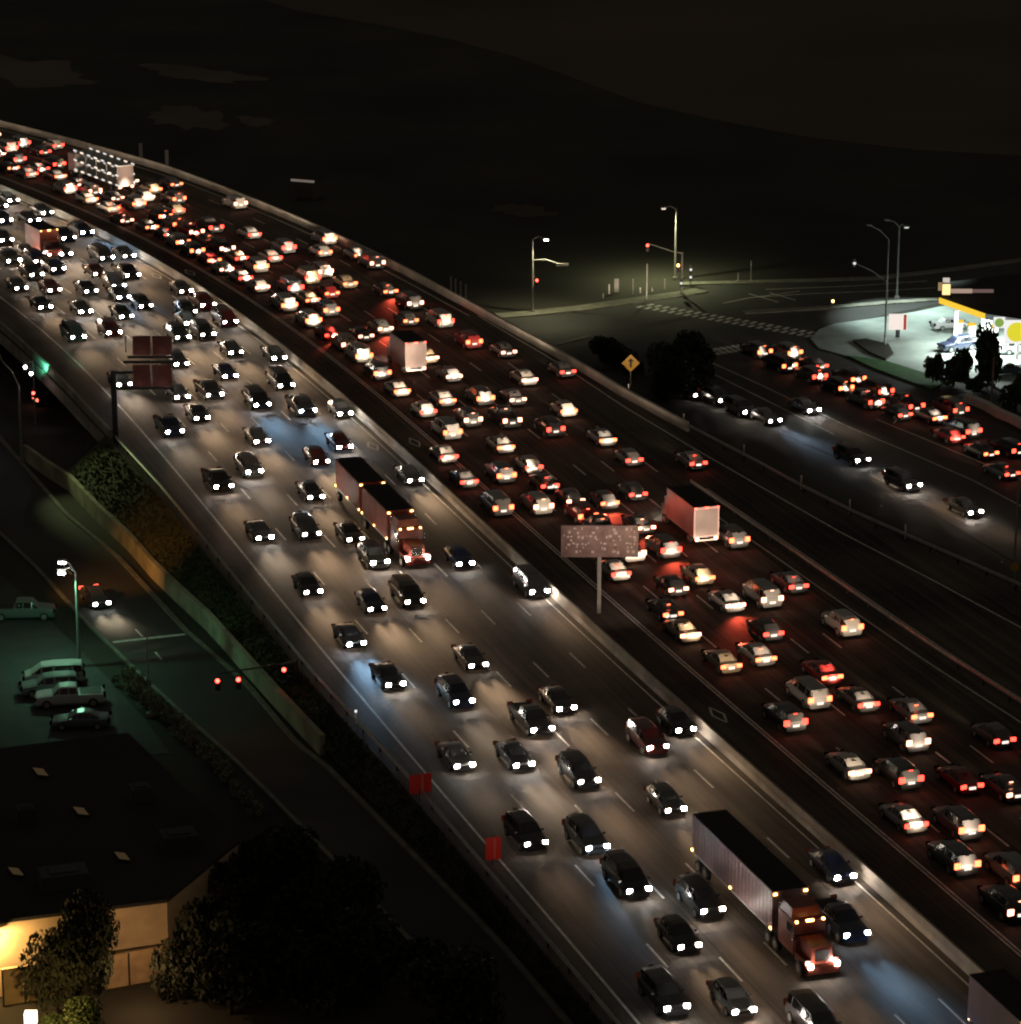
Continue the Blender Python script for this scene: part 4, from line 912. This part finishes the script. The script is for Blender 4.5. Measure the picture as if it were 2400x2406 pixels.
# ---------------------------------------------------------------- traffic
ORD = ['first','second','third','fourth','fifth','sixth','seventh','eighth','ninth','tenth','eleventh','twelfth','thirteenth','fourteenth','fifteenth','sixteenth','seventeenth','eighteenth','nineteenth','twentieth']
def ordn(i):
    if i < 20: return ORD[i]
    t = ['twenty','thirty','forty'][(i+1)//10-2]; u = (i+1) % 10
    return (['twentieth','thirtieth','fortieth'][(i+1)//10-2]) if u == 0 else t+'-'+ORD[u-1]
PAINT_H = [('grey',(.10,.10,.10)),('silver',(.20,.20,.20)),('grey',(.06,.06,.065)),('black',(.010,.010,.012)),('black',(.015,.015,.017)),('black',(.02,.02,.02)),('blue',(.012,.02,.06)),('red',(.12,.012,.012)),('grey',(.08,.08,.085))]  # darker set: silhouette shade of oncoming cars put into the paint
PAINT = [('white',(.42,.41,.39)),('silver',(.24,.24,.24)),('grey',(.10,.10,.105)),('black',(.012,.012,.014)),('black',(.02,.02,.022)),('grey',(.07,.07,.075)),('red',(.22,.02,.02)),('tan',(.32,.26,.18)),('white',(.40,.40,.38)),('silver',(.20,.21,.22)),('grey',(.09,.09,.09)),('black',(.02,.02,.02))]
KINDS = ['sedan']*8 + ['suv']*5 + ['hatchback']*3 + ['pickup']*2 + ['van']*2
KN = {'sedan':'sedan','suv':'SUV','hatchback':'hatchback','pickup':'pickup','van':'van'}
TRUCKS_H = {2: [(17,41),(107,137)], 1: [], 3: []}
red_truck_s = 248.0
r = random.Random(21)
LANE_H = ['innermost','second','third','fourth','fifth','sixth']
cnt = {}
XEN = {(0,286.4)}
XEN_PX = []
def near(tab, k, s, tol=1.5): return any(kk == k and abs(ss-s) < tol for kk, ss in tab)
H_LIST = sorted(HEADCARS, key=lambda a: (a[0], a[1]))
fillh = random.Random(4)
for k, c_ in enumerate((-1.9,-5.4,-9.1,-12.8,-16.5,-20.4)):
    ss = sorted([s for kk, s, o_ in HEADCARS if abs(o_-c_) < 2.0 and 195 < s < 345] + [205, 345])
    for a_, b_ in zip(ss, ss[1:]):
        q_ = a_ + 8.5 + fillh.uniform(0, 3)
        while q_ < b_ - 7.5:
            if fillh.random() < .60 and not (k in (2, 3) and abs(q_-251) < 10): H_LIST.append((k, round(q_, 1), c_ + fillh.uniform(-.3, .3)))
            q_ += 8.5 + fillh.uniform(0, 6)
H_LIST.sort(key=lambda a: (a[0], a[1]))
for (k, s, off) in H_LIST:
    if k == 2 and (15 < s+2.4 < 43 or 103 < s+2.4 < 138): 
        if abs(off+9.1) < 2: continue
    if abs(s-248.8) < 5 and k in (2, 3) and abs(off+10.7) < 1.6: continue
    kind = r.choice(KINDS); cn_, rgb = r.choice(PAINT_H)
    if (k, s) == (0, 97.6): kind = 'van'
    if k == 1 and abs(s-47) < 3: kind = 'suv'
    i = cnt.get(k, 0); cnt[k] = i+1
    L_ = CARS[kind]['L']; p, hd = road(s + L_/2, off, .006)
    p1, _ = road(s, off); p2, _ = road(s+L_, off); hd = math.atan2(p1.y-p2.y, p1.x-p2.x)
    hc = XENON if near(BLUE_H, k, s) else (PALE if r.random() < .3 else WARM)
    pw = HEAD_POWER*r.choice((.4,.7,1.0,1.0,1.5))*(1.8 if hc is XENON else 1)
    put_car(kind, p, hd, rgb, '%s %s with lit headlights, %s from bottom in the %s oncoming lane from the median' % (cn_, KN[kind], ordn(i), LANE_H[k]) if k else '%s %s with lit headlights, %s from bottom in the oncoming lane beside the median' % (cn_, KN[kind], ordn(i)), 'oncoming cars on the freeway', {'suv':'SUV'}.get(kind, kind if kind != 'sedan' else 'car'), 'head', (1,.16,.06,.004), hc, round(pw/HEAD_POWER*6)/6*HEAD_POWER)
cnt = {}
LANE_T = ['carpool','first','second','third','fourth','fifth','outermost']
T_LIST = sorted(TAILCARS, key=lambda a: (a[0], a[1]))
BOXES = [(176.0, 11.0, 9), (107.6, 18.35, 9.5), (285.6, 14.6, 17.5)]
fill = random.Random(3); extra = []
for k, c_ in ((1,6.8),(2,10.3),(3,13.9),(4,17.3)):
    ss = sorted([s for kk, s, o_ in T_LIST if abs(o_-c_) < 2.0 and 215 < s < 345] + [215, 350])
    for a_, b_ in zip(ss, ss[1:]):
        q_ = a_ + 6.6 + fill.uniform(0, 2)
        while q_ < b_ - 6.2:
            if fill.random() < .72: extra.append((k, round(q_, 1), c_ + fill.uniform(-.3, .3)))
            q_ += 6.8 + fill.uniform(0, 4)
T_LIST = sorted(T_LIST + extra)
for (k, s, off) in T_LIST:
    if any(abs(off-bo) < 2.2 and bs-4.6 < s < bs+bl for bs, bo, bl in BOXES): continue
    kind = r.choice(KINDS); cn_, rgb = r.choice(PAINT[:3]+PAINT)
    i = cnt.get(k, 0); cnt[k] = i+1
    L_ = CARS[kind]['L']; p1, _ = road(s, off); p2, _ = road(s+L_, off); hd = math.atan2(p2.y-p1.y, p2.x-p1.x)
    p, _ = road(s+L_/2, off, .006)
    u = r.random()
    tail = (1,.36,.22,1.0) if u < .30 else ((1,.15,.055,1.0) if u < .72 else (1,.05,.03,1.0))
    br_ = 1.0 if r.random() < .45 else 0.0
    o = put_car(kind, p, hd, rgb, '%s %s with glowing tail lights, %s from bottom in the %s departing lane' % (cn_, KN[kind], ordn(i), LANE_T[k]), 'departing cars on the freeway', {'suv':'SUV'}.get(kind, kind if kind != 'sedan' else 'car'), 'tail', tail, WARM, OUT_POWER*r.choice((.7,1,1.3)), br_)
    if (s > 200 and r.random() < .08) or near(RED_T, k, s, 2):
        l = REDL = globals().get('REDL')
        if l is None:
            l = bpy.data.lights.new('brake_glow', 'SPOT'); l.energy = 1500; l.color = (1,.10,.05); l.spot_size = math.radians(100); l.spot_blend = 1; l.shadow_soft_size = .2; REDL = l
        g = bpy.data.objects.new('brake_glow', l); COL.objects.link(g); g.parent = o; g.location = (-L_/2-.12, 0, .9); g.rotation_mode = 'QUATERNION'
        g.rotation_quaternion = Vector((-math.cos(.35), 0, -math.sin(.35))).to_track_quat('-Z', 'Y')
# cars on the right frontage road
QF = "2381,1112 2398,1060 2335,1040 2310,1062 2268,1034 2200,1010 2150,985 1840,832 1905,872 1965,900 2045,915 2185,992 2290,1015 2350,1092 2230,1002 2120,935 1799,828 1870,830 1807,842 1857,861 1932,859 1928,886 2019,892 1990,913 2084,921 2061,946 2156,956 2129,973 2210,981 2260,965 2252,1027 2306,1035 2331,1064 2395,1093".split()
QF = QF[16:] + QF[:16]; QS = []
hdq = math.atan2(-FD.y, -FD.x)
for i, a in enumerate(QF):
    p = P(*map(float, a.split(',')), GZ+.9); kind = r.choice(KINDS); cn_, rgb = r.choice(PAINT_H); L_ = CARS[kind]['L']
    c = p - FD*(L_/2); c.z = GZ+.012; u = r.random()
    if any(abs((c-w).dot(FD)) < 5.1 and abs((c-w).dot(FN)) < 2.0 for w in QS): continue
    QS.append(c.copy()); tail = (1,.16,.05,1.0) if u < .55 else (1,.06,.03,1.0)
    put_car(kind, c, hdq, rgb, '%s %s queueing for the crossing, %s from the top of the queue by the forecourt' % (cn_, KN[kind], 'QORD'), 'cars queueing beside the forecourt', 'car' if kind == 'sedan' else KN[kind], 'tail', tail, WARM, OUT_POWER*1.3, 1.0 if r.random() < .6 else 0.0)
for i, (a, pw, hc) in enumerate((("1706,943",.25,PALE),("1764,970",.1,WARM),("1823,988",.7,(.55,.75,1.0)),("1915,963",.3,PALE),("2029,1084",1.0,PALE),("2150,1144",.7,WARM),("2295,1203",.2,WARM),("1646,927",.05,WARM))):
    p = P(*map(float, a.split(',')), GZ+.7); kind = r.choice(['sedan','suv','sedan']); cn_, rgb = r.choice(PAINT[2:6]); L_ = CARS[kind]['L']
    c = p - FD*(L_/2); c.z = GZ+.012
    put_car(kind, c, math.atan2(FD.y, FD.x), rgb, '%s %s with headlights on the right frontage road, %s' % (cn_, KN[kind], ['second from the top','third from the top','fourth, throwing a blue pool','alone in the lane beside the queue','third from the bottom','second from the bottom','nearest the right edge','first from the top, dim'][i]), 'oncoming cars on the right frontage road', 'car' if kind == 'sedan' else KN[kind], 'head', (1,.1,.05,.006), hc, HEAD_POWER*pw*1.5)
for k_, o_ in enumerate(sorted([o_ for o_ in COL.objects if 'QORD' in str(o_.get('label', ''))], key=lambda o_: -o_.location.y)): o_['label'] = o_['label'].replace('QORD', ordn(k_))
# left frontage car, car under the bridge, parked cars, station cars
fd = (G(276,1309)-G(104,1150)).normalized()
p = G(240,1416,.7); put_car('sedan', Vector((p.x,p.y,terr(p.y)+.03)) - fd*2.4, math.atan2(fd.y, fd.x), (.05,.05,.05), 'lone black sedan with bright headlights driving down the left frontage road', None, 'car', 'head', (1,.1,.05,.5), (1,.82,.55), HEAD_POWER*.45)
p = P(130,948,GZ); put_car('sedan', Vector((p.x,p.y,GZ+.012)), math.atan2(SD.y, SD.x), (.02,.02,.022), 'black sedan on the cross street entering under the overpass', None, 'car', 'tail', (1,.15,.08,.6), WARM, OUT_POWER*.2)
for (kind, px, py, hd, rgb, lab) in (('van',127,1605,3.3,(.5,.52,.5),'pale van, rearmost of the vehicles parked in the green lit lot'),('suv',118,1630,3.35,(.25,.3,.3),'grey SUV parked between the van and the long pickup'),('pickup',165,1655,3.3,(.55,.58,.58),'long white pickup parked in the green lit lot'),('sedan',190,1708,3.2,(.12,.14,.16),'dark sedan parked in front of the pickup'),('pickup',55,1452,.05,(.16,.20,.18),'pale pickup parked near the left edge above the lot')):
    p = G(px, py); put_car(kind, Vector((p.x,p.y,p.z+.01)), hd, rgb, lab, 'vehicles parked in the left lot', 'car' if kind in ('sedan',) else KN[kind], 'off')
for (kind, px, py, hd, rgb, lab) in (('sedan',2232,772,.3,(.6,.6,.6),'white sedan parked at the left end of the canopy'),('suv',2250,822,3.6,(.03,.04,.08),'dark blue SUV on the forecourt left of the big tree'),('sedan',2362,880,3.4,(.05,.07,.12),'dark sedan half hidden behind the slim pale pole'),('suv',2392,830,.2,(.4,.4,.42),'silver SUV at the right edge under the emblem')):
    p = P(px, py, GZ+.15); put_car(kind, Vector((p.x,p.y,GZ+.16)), hd, rgb, lab, None, 'car' if kind == 'sedan' else KN[kind], 'off')

# ---------------------------------------------------------------- trucks
def wheels(e, xs, w=1.15, rr=.5):
    for x in xs:
        for sy in (-1, 1):
            mb = MB(); mb.tube([(x, sy*w-.16, rr),(x, sy*w+.16, rr)], rr, n=14); t = mb.build('wheel', M['rubber'], e)
            mb = MB(); mb.tube([(x, sy*(w+.16), rr),(x, sy*(w+.175), rr)], rr*.55, n=10); mb.build('rim', M['steel'], t)
def semi(s, off, trailers, cab_m, box_ms, label, power=1.0, z=.006):
    tot = 6.6 + sum(t+.9 for t in trailers)
    p1, p2 = road(s, off, z)[0], road(s+tot, off, z)[0]; hd = math.atan2(p1.y-p2.y, p1.x-p2.x)
    e = empty('semi_truck', p1, hd, label, 'truck', 'trucks on the freeway')     # local x = 0 is the front bumper, body runs to -x
    mb = MB(); mb.box(-1.35,0,1.55,2.1,1.55,1.15,taper=.94); mb.box(-.15,0,.65,.35,2.3,.55)
    for sy in (-1,1): mb.box(-1.15,sy*.95,1.0,1.7,.45,.55)
    mb.build('bonnet', cab_m, e)
    mb = MB(); mb.box(-3.6,0,2.0,2.5,2.3,2.3); mb.box(-3.9,0,3.45,1.9,2.15,.75,taper=.86); mb.box(-2.35,0,1.4,.4,2.2,1.0); mb.build('cab', cab_m, e)
    mb = MB(); q = [Vector((-2.34,-1.0,2.15)),Vector((-2.34,1.0,2.15)),Vector((-2.42,.95,2.95)),Vector((-2.42,-.95,2.95))]; mb.quad(*q); mb.build('windscreen', M['glass'], e)
    mb = MB(); mb.box(-.34,0,1.45,.06,1.0,.9); mb.build('grille', M['chrome'], e)
    for sy in (-1,1):
        mb = MB(); mb.box(.04,sy*.95,1.0,.10,.30,.26); hl_ = mb.build('headlight', M['headlens'], e); hl_.color = (1,.9,.8,1)
        mb = MB(); mb.box(-2.2,sy*1.3,2.4,.15,.12,.7); mb.build('wing_mirror', M['chrome'], e)
        mb = MB(); mb.box(-3.0,sy*1.16,2.55,.9,.03,.6); mb.build('side_window', M['glass'], e)
        mb = MB(); mb.tube([(-4.95,sy*1.0,1.0),(-4.95,sy*1.0,3.9)], .09); mb.build('exhaust', M['chrome'], e)
    for y in (-.95,-.18,0,.18,.95):
        mb = MB(); mb.box(-2.36,y,3.15,.16,.17,.13); mb.build('marker_light', M['amber'], e)
    wheels(e, (-1.1,-5.0,-6.2))
    mb = MB(); mb.box(-4.0,0,.85,6.6,.9,.3); mb.build('chassis', M['chassis'], e)
    x = -5.6
    for L_, bm_ in zip(trailers, box_ms):
        mb = MB(); mb.box(x-L_/2,0,2.62,L_,2.55,2.75)
        for kk in range(int(L_/.61)):
            for sy in (-1, 1): mb.box(x-.3-kk*.61, sy*1.285, 2.62, .07, .03, 2.6)
        for sy in (-1, 1): mb.box(x-L_/2, sy*1.29, 3.93, L_, .05, .12)
        mb.build('trailer', bm_, e)
        mb = MB(); mb.box(x-L_/2,0,4.02,L_-.04,2.5,.05); mb.build('trailer_roof', M['roof'], e)
        mb = MB(); mb.box(x-L_/2,1.30,1.22,L_,.04,.12); mb.box(x-L_/2,-1.30,1.22,L_,.04,.12); mb.build('side_rail', M['white'], e)
        mb = MB(); mb.box(x-L_/2,0,1.05,L_*.9,1.0,.3); mb.build('trailer_frame', M['chassis'], e)
        wheels(e, (x-L_+1.2, x-L_+2.5) if L_ > 9 else (x-L_+1.0,))
        for sy in (-1, 1):
            for fx in (.01, .5, .99):
                mb = MB(); mb.box(x-L_*fx, sy*1.33, 1.36, .22, .06, .14); mb.build('marker_light', M['amber'], e)
        for y in (-1.1, 1.1): mb = MB(); mb.box(x+.03,y,3.8,.08,.26,.14); mb.build('marker_light', M['amber'], e)
        x -= L_ + .9
    for sy in (-.8, .8): beam(e, .15, sy, 1.0, HEAD_POWER*power, WARM, 0.0, 48)
    return e
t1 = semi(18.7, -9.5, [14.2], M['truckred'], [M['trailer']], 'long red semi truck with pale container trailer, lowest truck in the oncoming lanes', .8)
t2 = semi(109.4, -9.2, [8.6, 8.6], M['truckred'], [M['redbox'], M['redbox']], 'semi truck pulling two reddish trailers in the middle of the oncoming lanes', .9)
def box_truck(s, off, L_, bm_, label, facing=1, lit=True, z=.006):
    p1, p2 = road(s, off, z)[0], road(s+L_, off, z)[0]
    hd = math.atan2(p2.y-p1.y, p2.x-p1.x) if facing > 0 else math.atan2(p1.y-p2.y, p1.x-p2.x)
    e = empty('box_truck', (p1+p2)/2, hd, label, 'truck', 'trucks on the freeway'); h_ = L_/2
    bl = L_-2.1
    mb = MB(); mb.box(-h_+bl/2,0,2.35,bl,2.5,2.9); mb.build('cargo_box', bm_, e)
    mb = MB(); mb.box(-h_+bl/2,0,3.83,bl,2.5,.05); mb.build('box_roof', M['roof'], e)
    mb = MB(); mb.box(-h_-.02,0,2.3,.05,2.2,2.55); mb.build('roller_door', M['boxwhite'] if facing > 0 else bm_, e)
    mb = MB(); mb.box(h_-1.45,0,1.75,1.3,2.1,1.7,taper=.93); mb.box(h_-.55,0,1.2,1.0,2.0,.9); mb.build('cab', M['white'] if bm_ is not M['redbox'] else M['truckred'], e)
    mb = MB(); mb.box(h_-.83,0,2.1,.08,1.7,.6); mb.build('windscreen', M['glass'], e)
    mb = MB(); mb.box(0,0,.75,L_*.92,.9,.3); mb.build('chassis', M['chassis'], e); wheels(e, (h_-1.2, -h_+1.6), 1.0, .45)
    mb = MB(); mb.box(-h_-.05,0,.62,.12,2.2,.16); mb.build('rear_bumper', M['white'], e)
    for sy in (-1,1):
        mb = MB(); mb.box(-h_-.08,sy*.95,.78,.1,.36,.26); t = mb.build('tail_light', M['taillens'], e); t.color = (1,.4,.25,1)
        mb = MB(); mb.box(h_+.0,sy*.8,.95,.1,.3,.2); t = mb.build('headlight', M['headlens'], e); t.color = (1,.9,.8,1)
    for y in (-1.1,-.12,0,.12,1.1): mb = MB(); mb.box(-h_-.06 if facing > 0 else h_-2.0,y,3.75,.08,.16,.12); mb.build('marker_light', M['redlamp'] if facing > 0 else M['amber'], e)
    for sy in (-.7,.7): beam(e, h_+.15, sy, .95, (OUT_POWER*.6 if facing > 0 else HEAD_POWER*.8), WARM, 0.0, 48)
    return e
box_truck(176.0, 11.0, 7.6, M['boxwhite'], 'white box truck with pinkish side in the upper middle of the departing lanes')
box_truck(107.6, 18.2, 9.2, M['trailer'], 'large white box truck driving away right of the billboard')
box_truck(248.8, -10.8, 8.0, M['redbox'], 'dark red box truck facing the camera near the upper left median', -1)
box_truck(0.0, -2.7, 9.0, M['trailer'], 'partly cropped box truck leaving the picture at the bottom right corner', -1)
# car transporter at the upper left
s, off, L_ = 285.6, 14.6, 17.0
p1, p2 = road(s, off)[0], road(s+L_, off)[0]; hd = math.atan2(p2.y-p1.y, p2.x-p1.x)
e = empty('transporter_truck', (p1+p2)/2, hd, 'long transporter truck with rows of white lamps at the upper left', 'truck', 'trucks on the freeway')
for zz in (1.1, 2.5, 3.9):
    mb = MB(); mb.box(-1.2,0,zz,14.4,2.5,.16); mb.build('deck', M['steel'], e)
    for sy in (-1,1):
        for kx in range(7): mb = MB(); mb.box(-8.2+kx*2.3,sy*1.28,zz+.12,.9,.10,.20); mb.build('marker_light', M['platelit'] if kx % 2 else M['emblem_white'], e)
for kx in range(5):
    for sy in (-1,1): mb = MB(); mb.box(-8.2+kx*3.5,sy*1.2,2.5,.18,.14,2.8); mb.build('upright', M['pole'], e)
mb = MB(); mb.box(-8.42,0,2.4,.12,2.4,2.9); mb.build('rear_door', M['boxwhite'], e)
mb = MB(); mb.box(7.3,0,2.0,2.2,2.3,2.6); mb.build('cab', M['white'], e); wheels(e, (7.2,4.6,-6.4,-7.6))
for sy in (-1,1): mb = MB(); mb.box(-8.52,sy*.95,.9,.1,.4,.3); t = mb.build('tail_light', M['taillens'], e); t.color = (1,.4,.25,1)
beam(e, 8.6, 0, 1.0, OUT_POWER, WARM, 0, 54)
